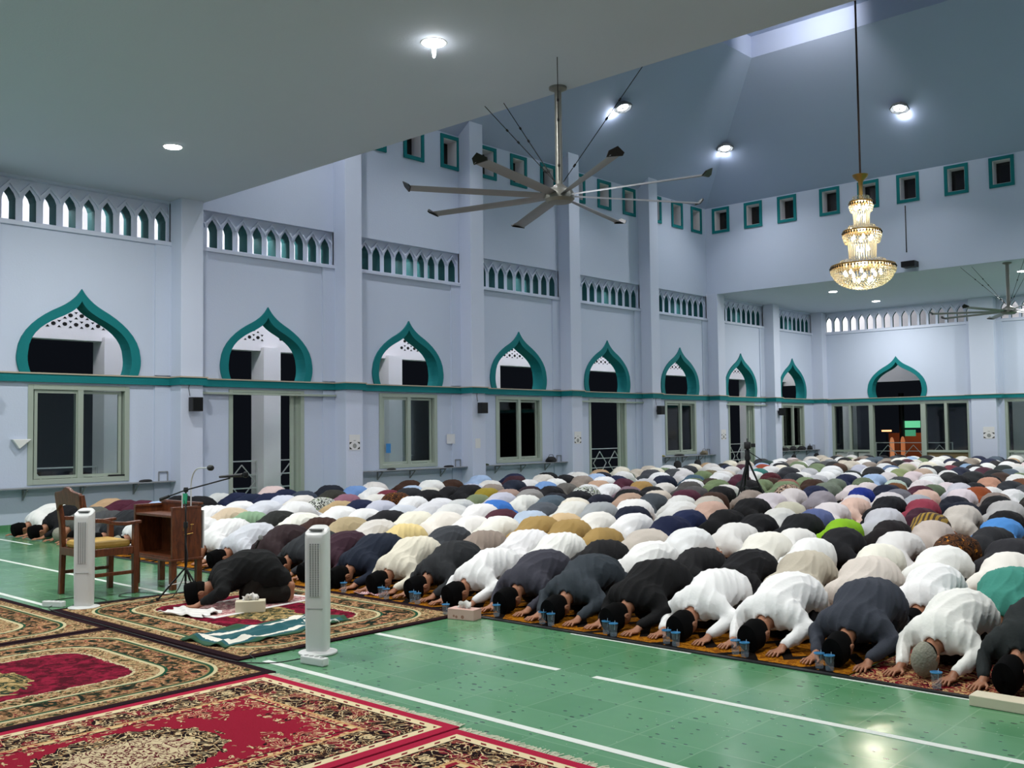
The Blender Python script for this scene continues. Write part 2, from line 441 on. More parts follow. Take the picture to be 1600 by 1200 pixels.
for x in FPIL[1:]:
    b.box(x - .62, YF - .40, HB, x + .62, YF, HB + .13); b2.box(x - .63, YF - .42, HB + .13, x + .63, YF, HB + .15)
    trim(MB().box(x - .42, YF - .36, 0, x + .42, YF + .02, HU).build('pilaster', M['pilaster'], bevel=.01))
    trim(MB().box(x - .6, YF - .06, 0, x + .6, YF + .02, 5.28).build('pilaster', M['wall']))
trim(b.build('band', M['teal'])); trim(b2.build('ledge', M['ledge']))
trim(MB().box(XW, YF - .40, 0, XW + .45, YF + .02, HU - .01).build('pilaster', M['pilaster']))

# ------------------------------------------------------------------ windows and doors of the left wall
DN = [0]
def win(c, open_=0):
    WN[0] += 1; r = thing('window_%d' % WN[0], None, None, (XW, c, 0)); struct(r)
    F = MB()
    for a in ((-.92, .76, -.83, 2.52), (.83, .76, .92, 2.52), (-.83, .76, .83, .85), (-.83, 2.43, .83, 2.52), (-.05, .85, .05, 2.43)):
        F.prism(rect(*a), lambda u, v, t: (t, u, v), -.16, .02)
    F.build('window_frame', M['frame'], r, bevel=.004)
    for (a, b_, dx) in ((-.80, -.01, -.04), (.07 if open_ else .0, .80, -.09)):
        S = MB()
        for q in ((a, .86, a + .055, 2.42), (b_ - .055, .86, b_, 2.42), (a + .055, .86, b_ - .055, .91), (a + .055, 2.37, b_ - .055, 2.42)):
            S.prism(rect(*q), lambda u, v, t: (t, u, v), dx - .02, dx + .02)
        s_o = S.build('sash', M['frame'], r)
        MB().box(dx - .003, a + .05, .90, dx + .003, b_ - .05, 2.38).build('pane', M['glass'], s_o)
    return r
def door(c):
    DN[0] += 1; r = thing('door_%d' % DN[0], None, None, (XW, c, 0)); struct(r)
    F = MB()
    for a in ((-.92, 0, -.83, 2.52), (.83, 0, .92, 2.52), (-.83, 2.46, .83, 2.52)):
        F.prism(rect(*a), lambda u, v, t: (t, u, v), -.28, .02)
    F.build('door_frame', M['frame'], r, bevel=.004)
    T = MB().box(0, -1.72, 2.41, .10, 1.72, 2.45); T.build('track', M['frame'], r)
    S = MB()
    for q in ((.62, .02, .70, 2.42), (.76, .02, .83, 2.42)): S.prism(rect(*q), lambda u, v, t: (t, u, v), -.10, -.06)
    S.build('folded_leaf', M['frame'], r)
    return r
for n, c in enumerate(bays, -2):
    if n < 0: continue
    door(c) if n in DOORS else win(c, n != 0)
# far wall assembly: window, open door, window
for cx, _ in bx[:2]:
    DN[0] += 1; r = thing('door_%d' % DN[0], None, None, (cx, YF, 0)); struct(r)
    F = MB(); mapq = lambda u, v, t: (u, t, v)
    for a in ((-FW, 0, -FW + .1, 2.42), (FW - .1, 0, FW, 2.42), (-FW, 2.42, FW, 2.52), (-1.12, 0, -.96, 2.42), (.86, 0, 1.04, 2.42), (-FW + .1, .62, -1.12, .70), (1.04, .62, FW - .1, .70), (-1.92, .7, -1.84, 2.42), (1.72, .7, 1.82, 2.42)):
        F.prism(rect(*a), mapq, 0, .2)
    F.build('door_frame', M['frame'], r, bevel=.004)
    for a in ((-FW + .1, -1.92), (-1.84, -1.12), (1.04, 1.72), (1.82, FW - .1)):
        P = MB(); P.prism(rect(a[0], .7, a[1], 2.42), mapq, .09, .10); P.build('pane', M['glass'], r)
    P = MB(); P.prism(rect(1.04, 0, FW - .1, .62), mapq, .08, .12); P.build('lower_panel', Mat('tan board', '8A7450', .6).m, r)
    for a in ((-FW + .12, -2.05), (-1.6, -1.14)):
        P = MB(); P.prism(rect(a[0], 0, a[1], .60), mapq, .08, .10); P.build('lower_pane', M['paper'], r)

# ------------------------------------------------------------------ corridor outside
XC = -20.9
ow = MB(); ow.box(XC - .15, YB, 3.62, XC + .15, YF + 4, 6.7)
o = struct(ow.build('wall_corridor', M['white_wall']))
pf = MB()
for n, c in enumerate(bays, -2):
    if n < -1: continue
    for i in range(-8, 9):
        for (row, z0_) in ((0, 3.94), (1, 4.13)):
            u = c + (i + .5 * row) * .235
            if abs(u - c) > BAY / 2 - .3: continue
            pf.prism([(u + .05 * math.cos(t_), z0_ + .042 * math.sin(t_)) for t_ in [k_ * PI / 4 for k_ in range(8)]], lambda a, b_, t: (t, a, b_), XC + .15, XC + .156)
            for dz in (.075, -.075):
                s1 = 1 if dz > 0 else -1; u2 = u + .1175
                pf.prism([(u2 - .04, z0_ + dz), (u2 + .04, z0_ + dz), (u2, z0_ + dz - s1 * .045)], lambda a, b_, t: (t, a, b_), XC + .15, XC + .156)
trim(pf.build('block_holes', M['hole']))
for y in pil:
    if y < 1: continue
    b = MB().box(XC - .27, y - .24, 0, XC + .27, y + .24, 3.7)
    q = b.build('outdoor_column', M['white_wall'])
    q.name = 'trim_%d' % (TR[0] + 1); TR[0] += 1; struct(q)
struct(MB().box(XC - .15, YB, 6.55, XW - .3, YF + 4, 6.7).build('ceiling_4', M['white_wall']))
# far corridor
ow = MB(); 
ow.box(XW - 3, YF + 3.0, 3.45, XE + 3, YF + 3.25, 6.6); struct(ow.build('wall_far_corridor', M['white_wall']))
for x in (-17.9, -12.6, -11.2, -6.0):
    b = MB().box(x - .22, YF + 2.9, 0, x + .22, YF + 3.3, 3.5); q = b.build('c', M['white_wall']); TR[0] += 1; q.name = 'trim_%d' % TR[0]; struct(q)
struct(MB().box(XC, YF + .3, 6.55, XE + 3, YF + 3.3, 6.7).build('ceiling_5', M['white_wall']))
# railings between the outer columns
def railing(a, b_, label):
    a = Vector(a); b_ = Vector(b_); d = b_ - a; L = d.length; d.normalize()
    r = thing('railing', label, 'railing', tuple((a + b_) / 2), math.atan2(d.y, d.x), 'steel railings between the outdoor columns')
    t = MB()
    for z_ in (.95, .62, .30): t.bar((-L / 2, 0, z_), (L / 2, 0, z_), .03)
    t.build('rail', M['steel'], r)
    t = MB(); k_ = int(L / .8)
    for i in range(k_):
        x0 = -L / 2 + (i + .5) * L / k_
        t.bar((x0 - .36, 0, .46), (x0, 0, .86), .022); t.bar((x0, 0, .86), (x0 + .36, 0, .46), .022)
        t.bar((x0 - .36, 0, .46), (x0, 0, .06), .022); t.bar((x0, 0, .06), (x0 + .36, 0, .46), .022)
    t.build('diamond_bars', M['steel'], r)
    t = MB()
    for x0 in (-L / 2 + .02, L / 2 - .02): t.bar((x0, 0, 0), (x0, 0, .97), .035)
    t.build('post', M['steel'], r)
ordn = ['first', 'second', 'third', 'fourth', 'fifth', 'sixth', 'seventh', 'eighth', 'ninth', 'tenth']
py = [y for y in pil if y > 1]
for i in range(len(py) - 1):
    if i == 0: continue
    railing((XC, py[i] + .25, 0), (XC, py[i + 1] - .25, 0), 'steel diamond railing outside, %s bay from the left edge of the photo' % ordn[i - 1])
railing((-16.2, YF + 1.6, 0), (-13.2, YF + 1.6, 0), 'steel diamond railing outside the open far doorway')
# night street seen through the far door
o = MB().box(-20.6, YF + 14, 0, -18.9, YF + 14.4, 1.25).build('street_wall', Mat('brick orange', '8A4A28', .8).m); tag(o, 'low orange lit wall across the night street behind the far doorway', 'wall')
for i, (x, z0, z1, c, lab) in enumerate(((-16.56, 0, 1.08, 'E89A6A', 'glowing orange gate post outside the far doorway, the left one'), (-16.05, 0, 1.12, 'E08A5A', 'glowing orange gate post outside the far doorway, the right one'))):
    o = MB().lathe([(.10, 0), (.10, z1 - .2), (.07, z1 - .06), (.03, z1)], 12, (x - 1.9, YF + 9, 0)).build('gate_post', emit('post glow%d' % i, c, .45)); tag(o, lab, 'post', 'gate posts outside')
r = thing('street_sign', 'green lit street signboard beyond the far doorway', 'sign', (-18.55, YF + 10.5, 0))
MB().tube([(0, 0, 0), (0, 0, 3.2)], .13).build('post', M['black_metal'], r)
MB().box(.18, -.1, 1.52, .85, .1, 1.85).build('sign_panel', emit('green sign', '6FD8A0', .8), r)
MB().box(.18, -.1, 1.12, .62, .1, 1.42).build('lower_sign_panel', emit('green sign two', '57B98C', .5), r)
r = thing('street_lamp', 'small warm lit strip lamp in the night beyond the far doorway', 'lamp', (-19.1, YF + 10, 0))
MB().tube([(0, 0, 0), (0, 0, 1.35)], .03).build('pole', M['black_metal'], r)
MB().box(-.22, -.05, 1.35, .22, .05, 1.42).build('lamp_tube', emit('warm strip', 'FFB070', 3), r)
light('POINT', (-19.0, YF + 12.2, 1.6), 60, .2, (1, .6, .35))

# ================================================================== people
def vcap(P, a, b, ra, rb, sx=1.0):
    a = np.array(a, float); b = np.array(b, float); d = b - a
    q = P - a
    if sx != 1.0: q = q * np.array([1 / sx, 1, 1]); d = d * np.array([1 / sx, 1, 1])
    t = np.clip((q @ d) / max(d @ d, 1e-9), 0, 1)
    return np.sqrt(((q - t[:, None] * d) ** 2).sum(1)) - (ra + (rb - ra) * t)
def vell(P, c, r, R=None):
    q = P - np.array(c, float)
    if R is not None: q = q @ R
    r = np.array(r, float); k0 = np.sqrt(((q / r) ** 2).sum(1)); k1 = np.sqrt(((q / r ** 2) ** 2).sum(1)) + 1e-9
    return k0 * (k0 - 1) / k1
def smin(a, b, k):
    h = np.clip(.5 + .5 * (b - a) / k, 0, 1); return b * (1 - h) + a * h - k * h * (1 - h)
def smx(a, b, k): return -smin(-a, -b, k)
def sdf_mesh(name, fn, lo, hi, h, mats, matfn=None, smooth=True):
    lo = np.array(lo, float); n = np.ceil((np.array(hi) - lo) / h / 4).astype(int) * 4 + 1
    def ev(ix, iy, iz):
        P = np.stack([lo[0] + ix * h, lo[1] + iy * h, lo[2] + iz * h], -1).astype(float)
        return fn(P)
    nc = (n - 1) // 4 + 1
    cx, cy, cz = np.meshgrid(*[np.arange(m) * 4 for m in nc], indexing='ij')
    cv = ev(cx.ravel(), cy.ravel(), cz.ravel()).reshape(nc)
    v = np.repeat(np.repeat(np.repeat(cv, 4, 0), 4, 1), 4, 2)[:n[0], :n[1], :n[2]].copy()
    # refine near the surface
    near = np.abs(cv) < h * 4 * 1.9
    dil = near.copy()
    for ax in range(3):
        s = np.zeros_like(dil); sl = [slice(None)] * 3; sr = [slice(None)] * 3
        sl[ax] = slice(1, None); sr[ax] = slice(None, -1); s[tuple(sl)] |= dil[tuple(sr)]; s[tuple(sr)] |= dil[tuple(sl)]; dil = dil | s
    mask = np.repeat(np.repeat(np.repeat(dil, 4, 0), 4, 1), 4, 2)[:n[0], :n[1], :n[2]]
    ii = np.argwhere(mask)
    for k in range(0, len(ii), 400000):
        q = ii[k:k + 400000]; v[q[:, 0], q[:, 1], q[:, 2]] = ev(q[:, 0], q[:, 1], q[:, 2])
    s = v < 0
    C = [(a, b, c) for a in (0, 1) for b in (0, 1) for c in (0, 1)]
    def sh(A, c): return A[c[0]:A.shape[0] - 1 + c[0], c[1]:A.shape[1] - 1 + c[1], c[2]:A.shape[2] - 1 + c[2]]
    cnt = sum(sh(s, c).astype(np.int8) for c in C); act = (cnt > 0) & (cnt < 8)
    cells = np.argwhere(act); idx = -np.ones(act.shape, np.int64); idx[act] = np.arange(len(cells))
    acc = np.zeros((len(cells), 3)); num = np.zeros(len(cells))
    vals = {c: v[cells[:, 0] + c[0], cells[:, 1] + c[1], cells[:, 2] + c[2]] for c in C}
    for c in C:
        for ax in range(3):
            if c[ax]: continue
            d = list(c); d[ax] = 1; d = tuple(d); va, vb = vals[c], vals[d]; cr = (va < 0) != (vb < 0)
            t = np.where(cr, va / np.where(cr, va - vb, 1), 0); p = np.array(c, float)[None] + np.eye(3)[ax][None] * t[:, None]
            acc += p * cr[:, None]; num += cr
    pts = lo + (cells + acc / num[:, None]) * h
    faces = []
    for ax in range(3):
        o1, o2 = [(1, 2), (2, 0), (0, 1)][ax]
        sl0 = [slice(None)] * 3; sl1 = [slice(None)] * 3; sl0[ax] = slice(None, -1); sl1[ax] = slice(1, None)
        a = s[tuple(sl0)]; b = s[tuple(sl1)]; e = np.argwhere(a != b)
        e = e[(e[:, o1] > 0) & (e[:, o2] > 0) & (e[:, o1] < act.shape[o1]) & (e[:, o2] < act.shape[o2])]
        fl = a[e[:, 0], e[:, 1], e[:, 2]]
        def cell(d1, d2):
            q = e.copy(); q[:, o1] -= d1; q[:, o2] -= d2; return idx[q[:, 0], q[:, 1], q[:, 2]]
        f = np.stack([cell(1, 1), cell(0, 1), cell(0, 0), cell(1, 0)], 1); f[~fl] = f[~fl][:, ::-1]; faces.append(f)
    F = np.concatenate(faces); F = F[(F >= 0).all(1)]
    me = bpy.data.meshes.new(name); me.vertices.add(len(pts)); me.vertices.foreach_set('co', pts.ravel())
    me.loops.add(len(F) * 4); me.loops.foreach_set('vertex_index', F.ravel()); me.polygons.add(len(F))
    me.polygons.foreach_set('loop_start', np.arange(len(F)) * 4); me.polygons.foreach_set('loop_total', np.full(len(F), 4))
    for q in mats: me.materials.append(q)
    if matfn is not None: me.polygons.foreach_set('material_index', matfn(pts[F].mean(1)).astype(np.int32))
    me.polygons.foreach_set('use_smooth', np.ones(len(F), bool)); me.update(); me.validate()
    return me

def hand(P, s, wx, wy, curl=0.0, spread=1.0):
    """left/right hand flat on the mat: wrist at (wx,wy), fingers towards -y"""
    q = P.copy(); q[:, 0] = (q[:, 0] - wx) * s; q[:, 1] -= wy        # thumb towards the head (negative local x)
    d = vell(q, (0, -.055, .024), (.043, .052, .017))
    d = smin(d, vcap(q, (0, .03, .05), (0, -.02, .032), .026, .024, 1.25), .02)
    L = [.074, .084, .078, .062]
    for i in range(4):
        x0 = -.030 + i * .0200; x1 = x0 + (i - 1.3) * .008 * spread; l = L[i]
        f = vcap(q, (x0, -.088, .024), (x0 * .6 + x1 * .4, -.088 - l * .45, .027 + curl), .0095, .0088)
        f = smin(f, vcap(q, (x0 * .6 + x1 * .4, -.088 - l * .45, .027 + curl), (x1, -.088 - l, .011), .0088, .0076), .004)
        d = smin(d, f, .006)
    th = vcap(q, (-.034, -.030, .024), (-.062, -.062, .018), .013, .0105)
    th = smin(th, vcap(q, (-.062, -.062, .018), (-.066, -.092, .012), .0100, .0085), .005)
    return smin(d, th, .010)
ct, st = math.cos(.22), math.sin(.22)
HR = np.array([[1, 0, 0], [0, ct, st], [0, -st, ct]])
HC0 = np.array([0, .035, .118])
def head(P):
    q = (P - HC0) @ HR.T                       # local: -y crown, -z face
    d = vell(q, (0, -.012, .012), (.077, .100, .096))
    d = smin(d, vell(q, (0, .055, -.028), (.060, .062, .062)), .04)          # jaw and chin
    d = smin(d, vcap(q, (0, .020, -.088), (0, -.012, -.080), .015, .009), .015)   # nose
    d = smin(d, vcap(q, (-.035, -.028, -.078), (.035, -.028, -.078), .010, .010), .02)  # brow
    for s in (-1, 1):
        d = smx(d, -vell(q, (s * .031, -.008, -.092), (.016, .010, .012)), .008)
        d = smin(d, vell(q, (s * .031, -.008, -.078), (.012, .010, .010)), .003)
        d = smin(d, vell(q, (s * .083, .010, .006), (.010, .033, .021)), .008)     # ear
        d = smx(d, -vell(q, (s * .094, .010, .002), (.008, .018, .010)), .004)
    d = smin(d, vcap(q, (-.022, .045, -.086), (.022, .045, -.086), .007, .007), .006)  # lips
    d = smx(d, -vcap(q, (-.02, .0455, -.095), (.02, .0455, -.095), .0025, .0025), .003)
    return d
ARM = dict(el=(.305, .25, .155), wr=(.212, .05, .052))
def skin_fn(P):
    zc = P.copy(); d = head(zc)
    d = smin(d, vcap(P, (0, .10, .155), (0, .225, .225), .056, .066), .03)
    d = smin(d, vcap(P, (-.13, .25, .235), (.13, .25, .235), .065, .065), .04)
    d = smin(d, vcap(P, (0, .27, .25), (0, .50, .33), .12, .125, 1.2), .05)
    d = smin(d, vcap(P, (0, .50, .33), (0, .63, .34), .125, .135, 1.15), .05)
    for s in (-1, 1):
        q = P.copy(); q[:, 0] *= s
        d = smin(d, vcap(q, (.17, .25, .23), ARM['el'], .048, .040), .02)
        d = smin(d, vcap(q, ARM['el'], ARM['wr'], .038, .027), .015)
        d = smin(d, hand(P, s, s * ARM['wr'][0], ARM['wr'][1] - .02), .012)
        d = smin(d, vcap(q, (.09, .63, .32), (.12, .50, .075), .085, .058), .03)
        d = smin(d, vcap(q, (.12, .50, .072), (.10, .86, .075), .056, .036), .02)
        # foot standing on its toes: heel up, sole facing back
        f = vcap(q, (.10, .86, .085), (.10, .925, .165), .034, .030)
        f = smin(f, vcap(q, (.10, .93, .155), (.10, .915, .045), .030, .034, 1.15), .02)
        for i in range(5): f = smin(f, vcap(q, (.072 + i * .0145, .915, .030), (.070 + i * .0155, .868 + .006 * i, .014), .0120, .0100 if i else .012), .006)
        d = smin(d, f, .02)
    return np.maximum(d, .002 - P[:, 2])
def folds(P, ph, amp):
    x, y, z = P[:, 0], P[:, 1], P[:, 2]
    a = np.sin(34 * x + 9 * y + 4 * np.sin(7 * y + ph) + ph * 3) ; b = np.sin(22 * z - 30 * y + 3 * np.sin(12 * x + ph) + ph * 5)
    c = np.sin(11 * x + 15 * y + 2 * np.sin(9 * z + 2 * ph) + ph)
    r = (1 - np.abs(a)) ** 2 * .9 + (1 - np.abs(b)) ** 2 * .7 * np.clip(np.abs(x) * 6, 0, 1) + .5 * c * .5
    return -amp * r
def shirt_fn(v, fold=True):
    W = v.get('w', 1.0); hz = v.get('hz', 0); ph = v.get('ph', 0.); hem = v.get('hem', .80)
    def fn(P):
        d = vcap(P, (-.155 * W, .245, .235), (.155 * W, .245, .235), .088, .088)
        d = smin(d, vcap(P, (0, .18, .205), (0, .26, .245), .078, .12), .03)
        d = smin(d, vcap(P, (0, .29, .265), (0, .48, .330 + hz), .148, .160, 1.25 * W), .07)
        d = smin(d, vcap(P, (0, .48, .330 + hz), (0, .62, .335 + hz), .160, .165, 1.20 * W), .07)
        d = smin(d, vcap(P, (-.07 * W, .66, .30 + hz), (.07 * W, .66, .30 + hz), .16, .16), .06)
        # skirt of the shirt hanging over the heels
        sk = vcap(P, (0, .68, .28 + hz), (0, hem, .20), .155, .13, 1.25 * W)
        d = smin(d, sk, .05)
        for s in (-1, 1):
            q = P.copy(); q[:, 0] *= s
            el = (ARM['el'][0] * (.92 + .08 * W), ARM['el'][1], ARM['el'][2])
            d = smin(d, vcap(q, (.19 * W, .26, .235), el, .074, .060), .05)
            wr = (ARM['wr'][0] + (ARM['el'][0] - ARM['wr'][0]) * .10, ARM['wr'][1] + .02, ARM['wr'][2] + .008)
            d = smin(d, vcap(q, el, wr, .058, .040), .025)
        # hollow neck so the head shows
        d = smx(d, -vcap(P, (0, .0, .11), (0, .165, .185), .075, .070), .02)
        if fold: d = d + folds(P, ph, .0105)
        # open below: belly hangs clear of the thighs
        d = smx(d, -(P[:, 2] - .035 + .0 * P[:, 0]) , .01)
        return d
    return fn
def legs_fn(v, fold=True):
    sar = v.get('sarong', False); ph = v.get('ph', 0.); hz = v.get('hz', 0)
    def fn(P):
        d = None
        for s in (-1, 1):
            q = P.copy(); q[:, 0] *= s
            e = vcap(q, (.085, .64, .30 + hz), (.125, .50, .085), .125, .082)
            e = smin(e, vcap(q, (.125, .50, .082), (.105, .83, .085), .080, .066 if not sar else .085), .03)
            d = e if d is None else smin(d, e, .05 if not sar else .12)
        if sar: d = smin(d, vcap(P, (0, .55, .10), (0, .84, .10), .10, .085, 1.5), .05)
        if fold: d = d + folds(P, ph + 2, .009)
        return np.maximum(d, .006 - P[:, 2])
    return fn

# materials driven by each worshipper's own object colour
def cloth(name, pattern=None):
    m = Mat(name, 'FFFFFF', .85, spec=.2)
    oi = m.nt.nodes.new('ShaderNodeObjectInfo'); c = V(m.nt, oi.outputs['Color'])
    n = m.noise(5, 3)
    
    m.color(V(m.nt, c.s) if 1 else c)
    if pattern:
        k1 = m.noise(16, 3, dist=1.2); k2 = m.voro(11)
        m.color(m.mix((k1 - .5).abs().lt(.045), m.mix(k2.lt(.22), c, pattern[0]), pattern[1]))
    return m.bump(m.noise(38, 3, dist=.6) * .6 + m.noise(9, 2, dist=1.0), .006, .6).m
M['cloth'] = cloth('clothing')
M['batik_brown'] = cloth('brown batik', ('C07A22', '1A0E08'))
M['batik_green'] = cloth('green white batik', ('7E9A58', '16181A'))
M['batik_red'] = cloth('red batik', ('7E4438', 'C0A890'))
mm = Mat('striped cloth', 'A88A2C', .85); xx, yy, zz = mm.xyz(); mm.color(mm.mix(((xx * 16).fract()).gt(.5), '9A7A24', '3E2A14')); M['stripe'] = mm.m
def skinmat(n, c):
    m = Mat(n, c, .5, spec=.4); m.b.inputs['Subsurface Weight'].default_value = 0
    k = m.noise(14, 3); m.color(m.mix(k * .4, c, tuple(int(c[i:i + 2], 16) / 255 * .72 for i in (0, 2, 4)))); return m.bump(m.noise(60, 2), .001).m
M['skin'] = skinmat('brown skin', 'A87458'); M['trousers'] = cloth('dark trousers')
M['felt'] = Mat('black velvet', '060607', .95, spec=.1).m
M['knit'] = Mat('grey knit', '8E8D80', .95, spec=.1); M['knit'].bump(M['knit'].voro(60), .004); M['knit'] = M['knit'].m
hm = Mat('short dark hair', '0C0908', .95, spec=.1); hm.bump(hm.noise(120, 2), .002); M['hair'] = hm.m

SKIN = sdf_mesh('body', skin_fn, (-.42, -.22, -.01), (.42, 1.02, .54), .0058, [M['skin']])
VAR = [dict(w=1.0, ph=0.3, hem=.80), dict(w=1.12, ph=1.7, hz=.02, hem=.84), dict(w=.92, ph=3.1, hz=-.02, hem=.78), dict(w=1.04, ph=4.6, hz=.01, hem=.92)]
SHIRTS = [sdf_mesh('shirt', shirt_fn(v), (-.52, .02, -.02), (.52, 1.10, .60), .0125, [M['cloth']]) for v in VAR]
LEGS = [sdf_mesh('trousers', legs_fn(dict(ph=.5)), (-.34, .30, -.02), (.34, 1.0, .56), .0125, [M['cloth']]),
        sdf_mesh('sarong', legs_fn(dict(ph=1.5, sarong=True)), (-.36, .30, -.02), (.36, 1.0, .56), .0125, [M['cloth']])]
def hair_fn(P):
    q = (P - HC0) @ HR.T
    d = vell(q, (0, -.010, .014), (.0805, .104, .099))
    d = np.maximum(d, -(q[:, 2] + .004 + q[:, 1] * .35)); d = np.maximum(d, q[:, 1] - .062)
    return d
HAIR = sdf_mesh('hair', hair_fn, (-.1, -.12, 0), (.1, .16, .26), .006, [M['hair']])
def peci_mesh():
    b = MB(); prof = [(.001, -.118), (.80, -.122), (.93, -.116), (.965, -.100), (1.0, -.02), (1.0, -.012), (.95, -.010)]
    n = 28; vs = []
    for (r, t) in prof:
        for k in range(n):
            a = 2 * PI * k / n
            vs.append((.092 * r * math.cos(a), t * 1.12 - .004 * math.cos(2 * a), .116 * r * math.sin(a) + .006))
    b.add(vs, [(i * n + k, i * n + (k + 1) % n, (i + 1) * n + (k + 1) % n, (i + 1) * n + k) for i in range(len(prof) - 1) for k in range(n)] + [tuple(range(n))])
    b.v = [tuple(np.array(q) @ HR + HC0 + np.array([0, -.012, 0])) for q in b.v]
    b.v = [(x, y, max(z, .004)) for x, y, z in b.v]
    o = b.build('cap', M['felt'], smooth=True); me = o.data; bpy.data.objects.remove(o); return me
def kufi_mesh():
    b = MB(); n = 24; vs = []; prof = [(.02, -.118), (.35, -.114), (.62, -.102), (.84, -.08), (.97, -.045), (1.0, -.0), (1.0, .01)]
    for (r, t) in prof:
        for k in range(n):
            a = 2 * PI * k / n; rr = r * (1 + .025 * (k % 2))
            vs.append((.089 * rr * math.cos(a), t, .110 * rr * math.sin(a) + .004))
    b.add(vs, [(i * n + k, i * n + (k + 1) % n, (i + 1) * n + (k + 1) % n, (i + 1) * n + k) for i in range(len(prof) - 1) for k in range(n)] + [tuple(range(n))])
    b.v = [tuple(np.array(q) @ HR + HC0 + np.array([0, -.005, 0])) for q in b.v]
    b.v = [(x, y, max(z, .004)) for x, y, z in b.v]
    o = b.build('cap', M['knit'], smooth=True); me = o.data; bpy.data.objects.remove(o); return me
PECI, KUFI = peci_mesh(), kufi_mesh()
# simplified figure for the rows behind, one continuous mesh
def mid_parts(v):
    a, b = shirt_fn(v), legs_fn(v)
    def hd(P):
        q = (P - HC0) @ HR.T
        d = smin(vell(q, (0, -.012, .008), (.077, .100, .1)), vell(q, (0, .055, -.028), (.06, .062, .062)), .04)
        for s in (-1, 1): d = smin(d, vell(q, (s * .083, .01, .006), (.011, .033, .021)), .01)
        d = smin(d, vcap(P, (0, .10, .155), (0, .225, .225), .056, .066), .03)
        for s in (-1, 1): d = np.minimum(d, hand(P, s, s * ARM['wr'][0], ARM['wr'][1] - .02))
        return d
    def cp(P):
        q = (P - HC0) @ HR.T; r = np.sqrt((q[:, 0] / .088) ** 2 + (q[:, 2] / .112) ** 2)
        return np.maximum((r - 1) * .09, np.maximum(-(q[:, 1] + .13), q[:, 1] + .02))
    return a, b, hd, cp
def mid_mesh(v, h, nm='worshipper'):
    a, b, hd, cp = mid_parts(v)
    fn = lambda P: np.maximum(np.minimum(np.minimum(smin(a(P), b(P), .01), hd(P)), cp(P)), .004 - P[:, 2])
    mf = lambda P: np.argmin(np.stack([a(P), b(P) + .004, hd(P), cp(P)]), 0)
    return sdf_mesh(nm, fn, (-.52, -.16, -.02), (.52, 1.10, .60), h, [M['cloth'], M['trousers_dark'], M['skin'], M['felt']], mf)
M['trousers_dark'] = Mat('dark trousers', '1C1D22', .9).m
MIDS = [mid_mesh(v, .021) for v in VAR]

CN = [('white', 'E8E8E8'), ('ivory', 'E4DDCC'), ('cream', 'E2D3B8'), ('light grey', 'B8B8BC'), ('grey', '808488'), ('dark grey', '46484C'), ('black', '17171A'),
      ('navy', '1D2440'), ('blue', '3F78C8'), ('light blue', '9FB6D6'), ('slate', '4E5B68'), ('teal', '3A8276'), ('sage green', '70805E'), ('lime green', '80B020'), ('maroon', '4A2030'),
      ('rose', '8E3848'), ('rust', '8A4624'), ('brown', '3C281E'), ('khaki', 'A08450'), ('tan', 'B89A78'), ('peach', 'D0A890'), ('taupe', '8E8278'), ('pale pink', 'D6C6C8'), ('lavender', 'B6B8CC'),
      ('periwinkle blue', '6A74A8'), ('dark green', '1E2C28'), ('yellow', 'D8C388'), ('mustard', '9A7B30'), ('beige', 'C4BAAC'), ('charcoal', '2E3136'), ('plum', '3A2530'), ('olive', '7E8048')]
def cname(h):
    r = [int(h[i:i + 2], 16) for i in (0, 2, 4)]
    return min(CN, key=lambda c: sum((int(c[1][i:i + 2], 16) - r[i // 2]) ** 2 for i in (0, 2, 4)))[0]
def word(n):
    o = ['first', 'second', 'third', 'fourth', 'fifth', 'sixth', 'seventh', 'eighth', 'ninth', 'tenth', 'eleventh', 'twelfth', 'thirteenth', 'fourteenth', 'fifteenth', 'sixteenth', 'seventeenth', 'eighteenth', 'nineteenth', 'twentieth']
    if n <= 20: return o[n - 1]
    t = {2: 'twenty', 3: 'thirty', 4: 'forty'}[n // 10]
    return {2: 'twentieth', 3: 'thirtieth', 4: 'fortieth'}[n // 10] if n % 10 == 0 else t + '-' + o[n % 10 - 1]
ROW0, PITCH_R = 6.42, 1.15
GROUP = 'worshippers bowed in prayer rows'
PAT = {'BB': 'batik_brown', 'BG': 'batik_green', 'BR': 'batik_red', 'ST': 'stripe'}
PATC = {'BB': '5A3515', 'BG': 'C8CCC4', 'BR': '3A2422', 'ST': '9A7A24'}
PATN = {'BB': 'brown batik', 'BG': 'green and white batik', 'BR': 'red brown batik', 'ST': 'mustard striped'}
def setmat(o, key):
    o.material_slots[0].link = 'OBJECT'; o.material_slots[0].material = M[key]
def paint(o, col):
    if col in PAT: o.color = lin(PATC[col]); setmat(o, PAT[col])
    else: o.color = lin(col)
def full_person(x, y, col, label, var, rot=0, cap='peci', leg='1C1D22', sarong=0, z=.01, group=GROUP):
    r = thing('person', label, 'person', (x, y, z), rot, group)
    def part(nm, me, c=None):
        o = bpy.data.objects.new(nm, me); COL.objects.link(o); o.parent = r
        if c: paint(o, c)
        return o
    part('body', SKIN); part('shirt', SHIRTS[var], col); part('sarong' if sarong else 'trousers', LEGS[sarong], leg); part('hair', HAIR)
    if cap == 'peci': part('cap', PECI)
    elif cap == 'kufi':
        o = part('cap', KUFI); o['label'] = 'grey knitted skullcap'
    return r

